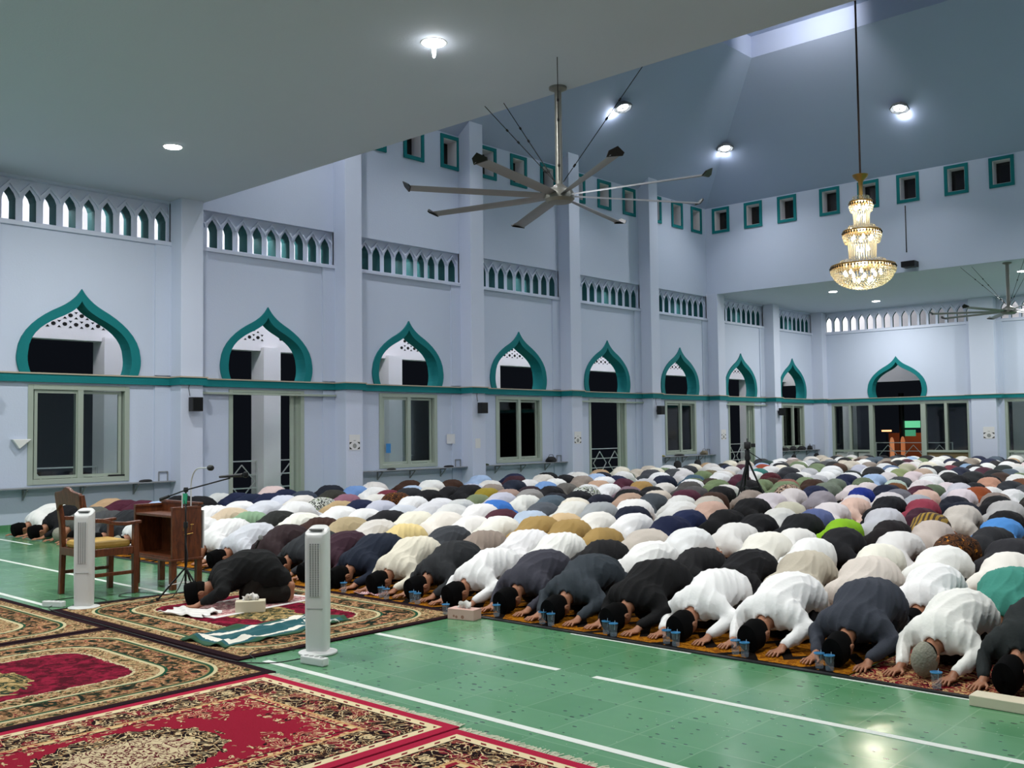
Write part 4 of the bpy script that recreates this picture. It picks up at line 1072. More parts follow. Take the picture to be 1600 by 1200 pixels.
# ================================================================== small things on the floor
def tissue(label, cx, cy, rot, col, w_=.24, d_=.12, h_=.095, z=.001, tuft=True):
    r = thing('tissue_box', label, 'tissue box', (cx, cy, z), rot, None)
    m = Mat('tissue carton ' + col, col, .6); 
    if col != 'D6CDB4': m.color(m.mix(m.voro(14).lt(.22), col, '9A6A5A'))
    MB().box(-w_ / 2, -d_ / 2, 0, w_ / 2, d_ / 2, h_).build('carton', m.m, r, bevel=.004)
    if tuft:
        b = MB(); rr = random.Random(5); n = 12
        for q in range(2):
            vs = []; 
            for i in range(n):
                u = i / (n - 1) * 2 - 1; zt = .065 * (1 - abs(u - .3 + q * .5) * .7) + .008 * math.sin(i * 2.1 + q)
                vs += [(u * .055, .012 * math.sin(i * 1.3 + q * 2) * 1 - .006 + q * .012, h_ - .002), (u * .075, .03 * math.sin(i * .9 + q * 2), h_ + max(.008, zt))]
            fs = [(2 * i, 2 * i + 2, 2 * i + 3, 2 * i + 1) for i in range(n - 1)]
            b.add(vs, fs)
        o = b.build('tissue', WF, r, smooth=True); s = o.modifiers.new('s', 'SOLIDIFY'); s.thickness = .002
    return r
tissue('cream tissue box with a white tissue on the rug beside the imam', -7.80, 5.02, .95, 'D6CDB4', .26, .13, .10, .013)
tissue('pink patterned tissue box at the floor edge of the front row mats', -6.10, 6.03, .95 - .7, 'CDA79C', .26, .13, .09)
b = tissue('long cream box at the right edge beside the front row', -1.80, 6.06, .0, 'D6CDB4', .34, .14, .06, .001, False)
CG = Mat('cup plastic', 'BBD4E8', .08); nt = CG.nt; nt.nodes.remove(CG.b)
t1 = nt.nodes.new('ShaderNodeBsdfTransparent'); t1.inputs[0].default_value = (.93, .95, .97, 1); g1 = nt.nodes.new('ShaderNodeBsdfPrincipled'); g1.inputs['Base Color'].default_value = lin('CFE0EC'); g1.inputs['Roughness'].default_value = .1
mx = nt.nodes.new('ShaderNodeMixShader'); mx.inputs[0].default_value = .12; nt.links.new(t1.outputs[0], mx.inputs[1]); nt.links.new(g1.outputs[0], mx.inputs[2]); nt.links.new(mx.outputs[0], nt.nodes['Material Output'].inputs[0]); M['cup'] = CG.m
M['blue_film'] = Mat('blue film lid', '3E86B8', .3).m; M['straw'] = Mat('straw', 'B8D0E0', .4).m
cups = [(-2.92, 6.24), (-3.0, 6.26), (-2.23, 6.22), (-3.54, 6.24), (-3.63, 6.27), (-4.10, 6.23), (-4.20, 6.26), (-4.66, 6.22), (-4.76, 6.26), (-5.30, 6.23), (-5.41, 6.25), (-5.93, 6.25), (-6.33, 6.03), (-6.93, 6.24), (-7.03, 6.27), (-7.36, 6.23), (-7.47, 6.26), (-8.00, 6.22), (-8.3, 6.24)]
proto = None
for i, (cx, cy) in enumerate(cups):
    own = max(range(len(F0)), key=lambda q: -abs(F0[q][0] - .35 + .0 - cx))
    lab = 'small clear water cup with blue lid, %s from the right of the row of cups' % word(i + 1 if i != 2 else 3)
    order = sorted(cups, key=lambda c: -c[0]).index((cx, cy)) + 1
    lab = 'small clear water cup with blue lid by the front mats, %s from the right' % word(order)
    if proto is None:
        r = proto = thing('water_cup', lab, 'cup', (cx, cy, .009), 0, 'water cups before the front row')
        MB().lathe([(.024, 0), (.026, .004), (.033, .094), (.035, .096), (.033, .098)], 18).build('cup_body', M['cup'], r, smooth=True)
        MB().lathe([(.031, .096), (.0355, .094), (.0360, .100), (.031, .101), (.030, .098)], 18).build('lid', M['blue_film'], r)
        MB().lathe([(.0245, .001), (.0275, .025), (.002, .026)], 18).build('water', M['cup'], r)
        MB().tube([(.01, 0, .05), (.012, .004, .120)], .0018, 6).build('straw', M['straw'], r)
    else:
        r = copy_tree(proto); r.location = (cx, cy, .009); r['label'] = lab
    if cx == -6.33: r.location.z = .001

# ================================================================== tower fans, power strips, cables
def tower_fan(label, cx, cy, rot):
    r = thing('tower_fan', label, 'fan', (cx, cy, .001), rot, 'white tower fans')
    MB().lathe([(.135, 0), (.14, .004), (.14, .014), (.10, .022), (.07, .03)], 40).build('base', M['white_plastic'], r, smooth=True)
    W_, D_ = .085, .075
    b = MB(); n = 28; prof = []
    def ring(z, s=1.0, tilt=0): return [(W_ * s * math.copysign(abs(math.cos(a)) ** .55, math.cos(a)), D_ * s * math.copysign(abs(math.sin(a)) ** .55, math.sin(a)), z + tilt * math.sin(a)) for a in [2 * PI * k / n for k in range(n)]]
    rs = [ring(.02, .93), ring(.06, .96), ring(.3), ring(.80), ring(.845, 1.0, .012), ring(.885, .98, .030), ring(.895, .86, .030)]
    vs = [p for q in rs for p in q]
    b.add(vs, [(i * n + k, i * n + (k + 1) % n, (i + 1) * n + (k + 1) % n, (i + 1) * n + k) for i in range(len(rs) - 1) for k in range(n)] + [tuple(range((len(rs) - 1) * n, len(rs) * n))])
    b.build('body', M['white_plastic'], r, smooth=True)
    g_ = MB().box(-.040, -D_ - .003, .42, .040, -D_ + .01, .80); g_.build('grille_recess', M['grey_plastic'], r)
    g_ = MB()
    for i in range(5): g_.box(-.040 + i * .019, -D_ - .008, .42, -.036 + i * .019, -D_ + .0, .80)
    for i in range(30): g_.box(-.042, -D_ - .006, .425 + i * .0125, .042, -D_ - .001, .428 + i * .0125)
    g_.build('grille', M['white_plastic'], r)
    MB().box(-.05, -.045, .893, .05, .0, .903).build('control_panel', M['grey_plastic'], r)
    MB().box(-.06, -D_ - .002, .33, .06, -D_ + .01, .334).build('seam', M['grey_plastic'], r)
    MB().box(-.03, D_ - .004, .25, .03, D_ + .012, .78).build('rear_intake', M['black_plastic'], r)
    return r
tower_fan('white tower fan standing right of the imam, near the red rug', -5.99, 4.42, .62)
tower_fan('white tower fan standing beside the wooden chair at left', -9.25, 4.17, .85)
def strip(label, cx, cy, rot):
    r = thing('power_strip', label, 'power strip', (cx, cy, .001), rot, 'white power strips')
    MB().box(-.11, -.03, 0, .11, .03, .055).build('casing', M['white_plastic'], r, bevel=.008)
    b = MB()
    for i in range(4): b.lathe([(.017, .055), (.017, .0565)], 12, (-.078 + i * .05, 0, 0))
    b.build('sockets', M['grey_plastic'], r)
strip('white power strip lying at the foot of the front tower fan', -5.72, 4.19, .15)
strip('white power strip on the floor by the left tower fan base', -9.55, 4.02, .5)
def cable(label, pts, rad=.005):
    # smooth curve through points
    P_ = [Vector(p) for p in pts]; out = []
    for i in range(len(P_) - 1):
        p0, p1, p2, p3 = P_[max(i - 1, 0)], P_[i], P_[i + 1], P_[min(i + 2, len(P_) - 1)]
        for k in range(8):
            t = k / 8; out.append(.5 * ((2 * p1) + (p2 - p0) * t + (2 * p0 - 5 * p1 + 4 * p2 - p3) * t * t + (3 * p1 - p0 - 3 * p2 + p3) * t ** 3))
    out.append(P_[-1]); o = MB().tube(out, rad, 6).build('cable', M['black_plastic'], smooth=True); return tag(o, label, 'cable', 'black cables on the floor')
cable('black cable from the power strip towards the floral rug edge', [(-5.83, 4.17, .03), (-5.95, 4.05, .006), (-6.05, 3.95, .006), (-6.15, 3.85, .018), (-6.5, 3.83, .018), (-7.2, 3.84, .018), (-8.2, 3.86, .018), (-9.3, 3.9, .012), (-9.5, 3.98, .02)], .004)
cable('black cable looping from the front tower fan', [(-6.1, 4.44, .02), (-6.2, 4.3, .018), (-6.35, 4.2, .018), (-6.3, 4.05, .018), (-6.12, 3.98, .018)], .003)
cable('black cable behind the left tower fan', [(-9.65, 4.05, .02), (-9.9, 4.2, .005), (-9.85, 4.45, .005), (-9.5, 4.5, .005), (-9.3, 4.3, .01)], .004)
cable('black cable running from the lectern along the floral rug top edge', [(-9.45, 4.15, .006), (-9.40, 4.6, .006), (-9.36, 5.0, .006), (-9.2, 5.2, .02), (-9.0, 5.5, .02), (-8.9, 5.9, .02)], .005)
cable('thin black cable coiled on the floor between chair and lectern', [(-9.4, 4.75, .006), (-9.65, 4.7, .006), (-9.75, 4.85, .006), (-9.6, 4.98, .006), (-9.42, 5.0, .006)], .004)

# ================================================================== chair, lectern, microphones
wm = Mat('varnished teak', '5A2E18', .38, spec=.5); x, y, z = wm.xyz()
wv = wm.noise(4, 4, wm.vec(x * 6, y * 6, z * 1.2), 1.5, .6); wm.color(wm.ramp(wv, [(.3, '42200F'), (.5, '5E3018'), (.7, '733E1E')], 'LINEAR')); wm.bump(wv, .002); M['wood'] = wm.m
ym = Mat('mustard cushion', 'C9A24A', .6); ym.color(ym.mix(ym.noise(20, 3), 'B48A34', 'D4B05A')); M['cushion'] = ym.m
r = thing('armchair', 'wooden armchair with a mustard seat cushion and crested back beside the lectern', 'chair', (-10.0, 4.65, .001), 0)
X0, X1, YB_, YF_ = -.275, .275, -.26, .26
for sx in (X0, X1):
    MB().prism([(YB_ - .02, 0), (YB_ + .03, 0), (YB_ + .045, .45), (YB_ + .03, .75), (YB_ - .02, 1.02), (YB_ - .06, 1.02), (YB_ - .015, .7), (YB_ - .005, .45)], lambda p, q, t, sx=sx: (sx + t, p, q), -.028, .028).build('back_leg', M['wood'], r, bevel=.005)
    MB().prism([(YF_ - .03, 0), (YF_ + .02, 0), (YF_ + .028, .45), (YF_ + .02, .70), (YF_ - .03, .70), (YF_ - .035, .45)], lambda p, q, t, sx=sx: (sx + t, p, q), -.028, .028).build('front_leg', M['wood'], r, bevel=.005)
    MB().prism([(YB_ + .02, .745), (-.10, .735), (.05, .700), (.16, .690), (YF_ + .05, .705), (YF_ + .05, .735), (.16, .725), (.03, .738), (-.10, .775), (YB_ + .02, .785)], lambda p, q, t, sx=sx: (sx + t, p, q), -.032, .032).build('armrest', M['wood'], r, bevel=.006)
    MB().box(sx - .015, YB_ + .03, .20, sx + .015, YF_ - .02, .235).build('stretcher', M['wood'], r, bevel=.003)
    MB().box(sx - .018, YB_ + .03, .40, sx + .018, YF_ - .02, .475).build('side_rail', M['wood'], r, bevel=.003)
MB().box(X0, YF_ - .025, .40, X1, YF_ + .012, .475).build('front_rail', M['wood'], r, bevel=.003)
MB().box(X0, YB_ - .01, .40, X1, YB_ + .03, .475).build('back_rail', M['wood'], r, bevel=.003)
crest = [(-.275, .84), (-.20, .90), (-.15, .915), (.15, .915), (.20, .90), (.275, .84), (.285, 1.0), (.27, 1.035), (.17, 1.045), (.09, 1.06), (.045, 1.085), (0, 1.095), (-.045, 1.085), (-.09, 1.06), (-.17, 1.045), (-.27, 1.035), (-.285, 1.0)]
MB().prism(crest, lambda p, q, t: (p, YB_ - .035 + t - (q - .9) * .12, q), -.02, .02).build('crest_rail', M['wood'], r, bevel=.006)
b = MB(); b.box(X0 + .03, YB_ + .03, .47, X1 - .03, YF_ - .03, .545); o = b.build('cushion', M['cushion'], r, bevel=.035)
b = MB()
for i in range(9):
    for sx in (X0 + .034, X1 - .034): b.lathe([(.006, 0), (.003, .004)], 6, (sx, YB_ + .06 + i * .048, .476))
b.build('upholstery_nails', M['gold'], o)

r = thing('lectern', 'brown wooden lectern with open shelf and short legs, holding a gooseneck microphone', 'lectern', (-9.97, 5.40, .001), 0)
LX, LY0, LY1 = .40, -.18, .15
for sx in (-1, 1):
    MB().box(sx * LX - .018, LY0, .30, sx * LX + .018, LY1, .83).build('side_panel', M['wood'], r, bevel=.004)
    for yy in (LY0 + .02, LY1 - .02): MB().box(sx * (LX - .01) - .03, yy - .03, 0, sx * (LX - .01) + .03, yy + .03, .31).build('leg', M['wood'], r, bevel=.004)
MB().box(-LX, LY1 - .02, .30, LX, LY1, .87).build('front_panel', M['wood'], r, bevel=.003)
MB().box(-LX, LY0, .30, LX, LY1 - .02, .335).build('shelf', M['wood'], r, bevel=.003)
MB().box(-LX - .03, LY0 - .02, .29, LX + .03, LY1 + .02, .315).build('base_moulding', M['wood'], r, bevel=.004)
MB().box(-LX + .02, LY0 + .005, .74, LX - .02, LY1 - .02, .765).build('top', M['wood'], r, bevel=.003)
MB().box(-LX - .02, LY0, .825, -LX + .03, LY1, .85).build('rim', M['wood'], r, bevel=.003); MB().box(LX - .03, LY0, .825, LX + .02, LY1, .85).build('rim', M['wood'], r, bevel=.003)
MB().box(-LX - .02, LY1 - .03, .86, LX + .02, LY1 + .02, .885).build('rim', M['wood'], r, bevel=.003)
# gilt lettering on the side panel
b = MB()
for pts in ([(-.06, .60), (-.05, .66), (-.03, .61), (-.01, .67), (.0, .60)], [(.02, .66), (.06, .66)], [(.03, .60), (.04, .67)], [(-.05, .56), (.05, .57)]):
    b.tube([(LX + .019, p, q) for p, q in pts], .004, 5)
b.build('gilt_lettering', M['gold'], r)
MB().box(LX - .05, LY1 + .022, .40, LX + .03, LY1 + .026, .80).build('notice_panel', M['paper'], r)

def arc(c, r0, a0, a1, n, up_=(0, 0, 1), dirv=(1, 0, 0)):
    d = Vector(dirv); u = Vector(up_)
    return [Vector(c) + d * (r0 * math.cos(a)) + u * (r0 * math.sin(a)) for a in [a0 + (a1 - a0) * k / n for k in range(n + 1)]]
r = thing('gooseneck_microphone', 'gooseneck microphone with black foam head rising from the lectern top', 'microphone', (-9.625, 5.47, .772), 0)
MB().lathe([(.05, 0), (.05, .015), (.015, .03)], 20).build('base', M['black_plastic'], r)
pts = [Vector((0, 0, .02)), Vector((.0, 0, .26))] + [Vector((.18 - .18 * math.cos(t), .0, .29 + .19 * math.sin(t))) for t in [k * PI / 2 / 8 for k in range(9)]] + [Vector((.34, 0, .485))]
MB().tube(pts, .007, 8).build('gooseneck', M['steel'], r, smooth=True)
MB().lathe([(.001, -.035), (.022, -.03), (.03, -.01), (.03, .025), (.02, .045), (.001, .05)], 16, (0, 0, 0)).build('foam_head', M['black_plastic'], r, smooth=True).matrix_local = Matrix.Translation((.38, 0, .485)) @ Matrix.Rotation(PI / 2, 4, 'Y')

def mic_stand():
    r = thing('microphone_stand', 'black boom microphone stand in front of the lectern by the imam', 'microphone stand', (-8.93, 5.02, .012), 0)
    MB().tube([(0, 0, .12), (0, 0, .72)], .011, 10).build('lower_tube', M['black_metal'], r, smooth=True)
    MB().tube([(0, 0, .70), (0, 0, 1.05)], .008, 10).build('upper_tube', M['black_metal'], r, smooth=True)
    MB().lathe([(.02, .68), (.022, .70), (.02, .74)], 12).build('clutch', M['black_plastic'], r)
    for a in (0.2, 2.3, 4.4):
        l = MB(); l.tube([(0, 0, .30), (math.cos(a) * .26, math.sin(a) * .26, .01)], .009, 8); o = l.build('leg', M['black_metal'], r)
        MB().tube([(0, 0, .16), (math.cos(a) * .16, math.sin(a) * .16, .14)], .005, 6).build('strut', M['steel'], o)
        MB().lathe([(.014, 0), (.014, .03)], 8, (math.cos(a) * .26, math.sin(a) * .26, 0)).build('rubber_foot', M['black_plastic'], o)
    bo = MB().tube([(-.28, -.10, .96), (0, 0, 1.05), (.50, .18, 1.17)], .007, 8).build('boom', M['black_metal'], r, smooth=True)
    MB().tube([(-.30, -.107, .953), (-.20, -.07, .985)], .016, 8).build('counterweight', M['black_plastic'], bo)
    MB().lathe([(.02, 1.03), (.025, 1.05), (.02, 1.075)], 12).build('swivel', M['black_plastic'], r)
    mi = MB().tube([(.38, .14, 1.18), (.58, .20, 1.195), (.66, .22, 1.20)], [.011, .016, .018], 12).build('microphone', M['black_plastic'], r, smooth=True)
    MB().lathe([(.001, -.03), (.025, -.02), (.028, 0), (.02, .025), (.001, .03)], 14, (.69, .23, 1.203)).build('microphone_head', M['black_metal'], mi, smooth=True)
    return r
mic_stand()
r = thing('microphone_stand', 'short black microphone stand with two heads behind the imam', 'microphone stand', (-8.95, 5.82, .001), 0)
MB().lathe([(.07, 0), (.07, .02), (.02, .03)], 20).build('base', M['black_metal'], r)
MB().tube([(0, 0, .02), (0, 0, .46)], .007, 8).build('pole', M['black_metal'], r)
MB().tube([(0, 0, .42), (.03, .02, .50)], .012, 8).build('microphone', M['black_plastic'], r)
MB().lathe([(.001, -.03), (.022, -.02), (.025, 0), (.018, .022), (.001, .028)], 12, (.045, .03, .53)).build('foam_head', M['grey_plastic'], r, smooth=True)
MB().tube([(-.02, -.02, .02), (-.07, -.04, .36)], .005, 6).build('second_pole', M['black_metal'], r)
MB().lathe([(.001, -.025), (.022, -.012), (.022, .012), (.001, .025)], 12, (-.075, -.045, .385)).build('second_head', M['black_plastic'], r, smooth=True)
cable('tangle of black cable hanging off the boom stand', [(-8.93, 5.0, 1.0), (-8.86, 4.98, .85), (-8.9, 5.0, .6), (-8.86, 5.0, .4), (-8.9, 4.97, .2), (-8.98, 4.9, .03), (-9.1, 4.8, .02)], .005)
r = thing('green_ribbon', 'green and white ribbon tied round the microphone boom', 'ribbon', (-8.90, 5.02, .93), 0)
MB().prism([(-.03, 0), (.03, 0), (.045, .10), (-.045, .10)], lambda p, q, t: (p, t, q), -.03, -.022).build('green_tail', Mat('green ribbon', '1E9A70', .5).m, r)
MB().prism([(-.05, -.04), (-.035, -.04), (-.03, .10), (-.05, .10)], lambda p, q, t: (p, t, q), -.034, -.028).build('white_tail', M['paper'], r)

# ================================================================== video tripod among the worshippers
r = thing('camera_tripod', 'black video camera tripod standing among the bowed rows', 'tripod', (-9.6, 17.2, .001), 0)
for a in (0.3, 2.4, 4.5):
    l = MB(); e = Vector((math.cos(a) * .42, math.sin(a) * .42, 0)); l.tube([(0, 0, 1.0), e], [.022, .012], 8); l.tube([(.03 * math.cos(a + 1.6), .03 * math.sin(a + 1.6), 1.0), e * .62 + Vector((0, 0, .38))], .012, 6)
    o = l.build('leg', M['black_metal'], r); MB().tube([(0, 0, .45), e * .52 + Vector((0, 0, .47))], .008, 6).build('spreader', M['black_metal'], o)
MB().tube([(0, 0, .6), (0, 0, 1.16)], .022, 10).build('centre_column', M['black_metal'], r)
MB().lathe([(.05, .98), (.06, 1.02), (.045, 1.10), (.05, 1.16), (.03, 1.2)], 16).build('fluid_head', M['black_plastic'], r, smooth=True)
MB().tube([(0, 0, 1.16), (.12, .32, .98)], .009, 8).build('pan_handle', M['black_metal'], r)
r = thing('video_camera', 'black video camera mounted on the tripod among the worshippers', 'camera', (-9.6, 17.2, 1.202), .5)
MB().box(-.06, -.13, 0, .06, .13, .13).build('body', M['black_plastic'], r, bevel=.015)
MB().lathe([(.045, 0), (.05, .05), (.055, .12), (.04, .125)], 16).build('lens', M['black_plastic'], r, smooth=True).matrix_local = Matrix.Translation((0, -.12, .065)) @ Matrix.Rotation(PI / 2, 4, 'X')
MB().tube([(-.0, -.10, .13), (0, -.08, .19), (0, .06, .19), (0, .09, .13)], .012, 8).build('top_handle', M['black_plastic'], r)
MB().box(.07, -.07, .03, .15, -.055, .10).build('flip_screen', M['black_plastic'], r, bevel=.004)

# ================================================================== wall fittings
def speaker(label, y):
    r = thing('wall_speaker', label, 'speaker', (XW + .43, y, 2.05), 0, 'black speakers on the pilasters')
    MB().box(.05, -.11, 0, .21, .11, .27).build('cabinet', M['black_plastic'], r, bevel=.008)
    MB().box(.205, -.095, .02, .215, .095, .25).build('grille', M['black_metal'], r)
    MB().box(-.012, -.03, .08, .06, .03, .16).build('bracket', M['black_metal'], r)
    MB().tube([(.0, -.05, .30), (.0, -.08, .45), (.0, -.06, .52)], .006, 6).build('cable', M['black_plastic'], r)
P_ = [Y0 + (n + .5) * BAY for n in range(0, 8)]
for i, lab in ((0, 'black speaker on the first pilaster from the left'), (2, 'black speaker on the third pilaster from the left'), (4, 'black speaker on the fifth pilaster from the left'), (6, 'black speaker on the farthest pilaster of the left wall')): speaker(lab, P_[i])
tg = Mat('notice print', 'C9C9C6', .7); x, y, z = tg.xyz(); tg.color(tg.mix(tg.noise(34, 3).gt(.58), 'CFCFCC', '4A4C50')); M['print'] = tg.m
def notice(label, loc, face='x', w_=.20, h_=.28, two=True):
    r = thing('notice', label, 'notice', loc, 0, 'paper notices on the pillars')
    fn = (lambda p, q, t: (t, p, q)) if face == 'x' else (lambda p, q, t: (p, -t, q))
    MB().prism(rect(-w_ / 2, 0, w_ / 2, h_), fn, 0, .004).build('sheet', M['paper'], r)
    # framed print with dark corners and a round device
    b = MB(); s = w_ / 2
    for sx in (-1, 1):
        for z0, dz in ((.02, 1), (h_ * .52, -1)): b.prism([(sx * s * .95, z0), (sx * s * .45, z0), (sx * s * .95, z0 + dz * h_ * .16)], fn, .004, .0055)
    b.build('corner_print', M['black_plastic'], r)
    b = MB(); b.prism([(.30 * s * math.cos(a) * 1.2, h_ * .27 + .36 * s * math.sin(a)) for a in [k * PI / 8 for k in range(16)]], fn, .004, .0055); b.prism([(-s * .2, h_ * .6), (s * .2, h_ * .6), (s * .2, h_ * .64), (-s * .2, h_ * .64)], fn, .004, .0055)
    b.build('round_emblem', M['grey_plastic'], r)
for i, lab in ((1, 'white paper notice on the second pilaster from the left'), (3, 'white paper notice on the fourth pilaster from the left'), (5, 'white paper notice on the pilaster right behind the tripod')):
    notice(lab, (XW + .421, P_[i], 1.22), 'x', .30, .34)
notice('white paper notice on the far wall pillar at right', (-11.3, YF - .362, 1.12), 'y', .38, .42)
def sheet(label, loc, w_, h_, mat=None):
    o = MB().box(0, -w_ / 2, 0, .004, w_ / 2, h_).build('paper_sheet', mat or M['paper'], loc=loc); tag(o, label, 'paper', 'plain papers on the left wall')
sheet('blank white paper pinned right of the third window opening', (XW + .036, 17.22, 1.30), .28, .24)
sheet('small white paper on the third pilaster below the speaker', (XW + .421, P_[2] - .05, 1.18), .18, .24)
BL = Mat('blue card', '2E7FBE', .6).m
sheet('blue and white card hanging at the left of the third window', (XW + .025, 15.20, 1.12), .14, .22, BL)
r = MB(); r.prism([(-.16, .06), (.16, .06), (-.04, -.11)], lambda p, q, t: (t, p, q), 0, .10)
o = r.build('wall_lamp_shade', M['white_plastic'], loc=(XW, 6.92, 1.50), bevel=.01); tag(o, 'white wedge-shaped holder on the wall left of the first window', 'holder')
# wall shelves with brackets under the windows
def shelf(n, label):
    c = Y0 + n * BAY; y0, y1 = c - BAY / 2 + .24, c + BAY / 2 - .24
    r = thing('wall_shelf', label, 'shelf', (XW, c, 0), 0, 'narrow grey shelves under the windows')
    b = MB()
    for i in range(1): b.box(.02, y0 - c, .705, .25, y1 - c, .725)
    b.build('shelf_board', M['shelf'], r, bevel=.003)
    for yy in (-1.0, .0, 1.0):
        q = MB(); q.bar((.035, yy, .70), (.035, yy, .50), .025); q.bar((.035, yy, .69), (.23, yy, .69), .025); q.bar((.04, yy, .52), (.21, yy, .68), .02); q.build('bracket', M['shelf'], r)
    q = MB(); e = y1 - c - .02
    q.bar((.05, e - .22, .725), (.05, e - .22, .90), .02); q.bar((.05, e - .22, .90), (.05, e - .04, .90), .02); q.bar((.05, e - .04, .90), (.05, e - .04, .725), .02)
    q.build('hook_frame', M['shelf'], r)
M['shelf'] = Mat('grey painted shelf', '84888C', .5).m
for n, lab in ((0, 'narrow grey wall shelf under the leftmost window'), (2, 'narrow grey wall shelf under the third window opening'), (3, 'narrow grey wall shelf under the fourth window opening'), (5, 'narrow grey wall shelf under the window before the tripod'), (7, 'narrow grey wall shelf crowded with bags near the far corner')): shelf(n, lab)
def blob(name, label, cat, loc, sz, col, group=None, seed=1, strap=True):
    rr = random.Random(seed); r = thing(name, label, cat, loc, rr.uniform(-.3, .3), group); a, b_, c_ = sz
    m = M.setdefault('bag' + col, Mat('bag cloth ' + col, col, .8).m)
    q = MB(); prof = [(.75, 0), (1, .12), (1.02, .45), (.85, .8), (.45, 1.0), (.05, 1.03)]
    q.lathe([(p, z_ * c_) for p, z_ in prof], 20, sx=a, sy=b_)
    q.v = [(x + .12 * a * math.sin(z * 40 + y * 20), y + .1 * b_ * math.sin(x * 30 + z * 25), z) for x, y, z in q.v]
    q.build('pouch', m, r, smooth=True)
    if strap: MB().tube([(0, -b_ * .6, c_ * .8), (0, -b_ * .35, c_ * 1.35), (0, b_ * .35, c_ * 1.35), (0, b_ * .6, c_ * .8)], .008, 6).build('strap', m, r)
    return r
zS = .727
G = 'belongings left on the wall shelves'
blob('bag', 'black bag sitting at the right end of the shelf under the fourth window', 'bag', (XW + .14, 20.95, zS), (.10, .17, .15), '151518', G, 3)
for i, (yy, c, l) in enumerate(((15.2, '2A2A2C', 'flat dark pouch at the left end of the shelf under the third window'), (17.05, '1A1A1C', 'flat dark pouch near the hook frame under the third window'), (18.35, '2C3A20', 'small olive pouch at the left end of the fourth shelf'), (9.15, '1B1B1D', 'small dark pouch near the hook frame of the leftmost shelf'))):
    blob('pouch', l, 'pouch', (XW + .13, yy, zS), (.07, .13, .045), c, G, 20 + i, False)
for i, (yy, w_, h_, c, l) in enumerate(((26.35, .16, .05, '8E8A40', 'olive cloth bundle at the left of the shelf before the tripod'), (27.4, .22, .06, '1A1A1C', 'dark cloth bundle in the middle of the shelf before the tripod'), (28.9, .22, .14, '6A6250', 'tan bundle at the right end of the shelf before the tripod'),
     (34.6, .2, .12, '18181A', 'leftmost black bag on the far corner shelf'), (35.3, .2, .16, '202024', 'second black bag on the far corner shelf'), (36.0, .24, .15, '1A1A20', 'third black bag on the far corner shelf'), (36.7, .2, .16, '141416', 'rightmost black bag on the far corner shelf'))):
    blob('bag', l, 'bag', (XW + .13, yy, zS), (.09, w_, h_), c, G, 40 + i, h_ > .1)
for i, (yy, l) in enumerate(((27.0, 'left black backpack hanging under the shelf before the tripod'), (28.2, 'right black backpack hanging under the shelf before the tripod'), (35.0, 'left black backpack hanging under the far corner shelf'), (36.9, 'right black backpack hanging under the far corner shelf'))):
    blob('backpack', l, 'bag', (XW + .30, yy, .24), (.09, .17, .34), '111114', 'backpacks hanging below the shelves', 60 + i)
for i, (yy, l) in enumerate(((8.9, 'stack of papers on the sill inside the leftmost window'),)):
    o = MB().box(-.08, -.14, 0, .06, .14, .03).build('paper_stack', M['black_plastic'], loc=(XW - .04, 8.66, .852)); tag(o, 'dark folder lying on the sill of the leftmost window', 'folder')

# ================================================================== lamps and ceiling fans
hp = None; M['rim_grey'] = Mat('lamp rim', '707478', .6).m
def highbay(x, y, z, n, lab):
    global hp
    if hp is None:
        r = hp = thing('ceiling_lamp', lab, 'lamp', (0, 0, 0), 0, 'octagonal lamps on the sloped hall ceiling')
        MB().lathe([(.05, .14), (.05, .08), (.16, .06), (.20, .0), (.25, -.02), (.27, -.09), (.245, -.095), (.20, -.05), (.16, -.05)], 8, ph=PI / 8).build('reflector', M['rim_grey'], r)
        MB().lathe([(.05, -.055), (.15, -.055), (.15, -.065), (.05, -.065)], 24).build('diffuser', M['lamp'], r)
        MB().lathe([(.045, -.05), (.045, -.08), (.02, -.085)], 12).build('sensor', M['grey_plastic'], r)
        o = r
    else: o = copy_tree(hp)
    o['label'] = lab; o.rotation_mode = 'QUATERNION'
    o.location, o.rotation_quaternion = n
for i, (x, y, z, n) in enumerate(HALL_LAMPS):
    vis = {0: 'bright octagonal lamp on the ceiling hip above the far left corner', 1: 'bright octagonal lamp on the far ceiling slope right of the fan', 8: 'bright octagonal lamp on the left ceiling slope above the big fan'}
    highbay(x, y, z, LAMP_POSE[i], vis.get(i) or 'octagonal lamp on the hall ceiling outside the photo, number %s round the ring' % word(i + 1))
dp = None
for i, (x, y) in enumerate(DOWN):
    ss = {3: 'round downlight in the low ceiling near the left edge', 4: 'round downlight with two hanging bulbs in the near low ceiling', 6: 'left round downlight in the far low ceiling under the chandelier', 9: 'second round downlight in the far low ceiling, nearer the far wall', 7: 'round downlight in the far low ceiling at the right edge'}
    lab = ss.get(i) or 'round downlight in the low ceiling beyond the photo frame, the %s one' % word(i + 1)
    if dp is None:
        r = dp = thing('downlight', lab, 'lamp', (x, y, HU), 0, 'round downlights in the low ceilings')
        MB().lathe([(.125, 0), (.155, -.006), (.16, 0)], 28).build('rim', M['grey_plastic'], r, smooth=True)
        MB().lathe([(.001, -.004), (.13, -.004), (.13, -.012), (.001, -.016)], 24).build('diffuser', M['lamp'], r)
    else: r = copy_tree(dp); r.location = (x, y, HU); r['label'] = lab
    if y > 20: r.location.z = HU - .007
    if i == 4:
        for dx in (-.06, .07): MB().lathe([(.018, -.01), (.022, -.08), (.015, -.14), (.002, -.15)], 10, (dx, -dx, 0)).build('hanging_bulb', M['lamp'], r, smooth=True)
WIRES = [Vector(q) for q in ((-.93, -.06, -.01), (-1.21, -.15, -.01), (.57, 1.25, .55), (.70, -.85, -.01))]
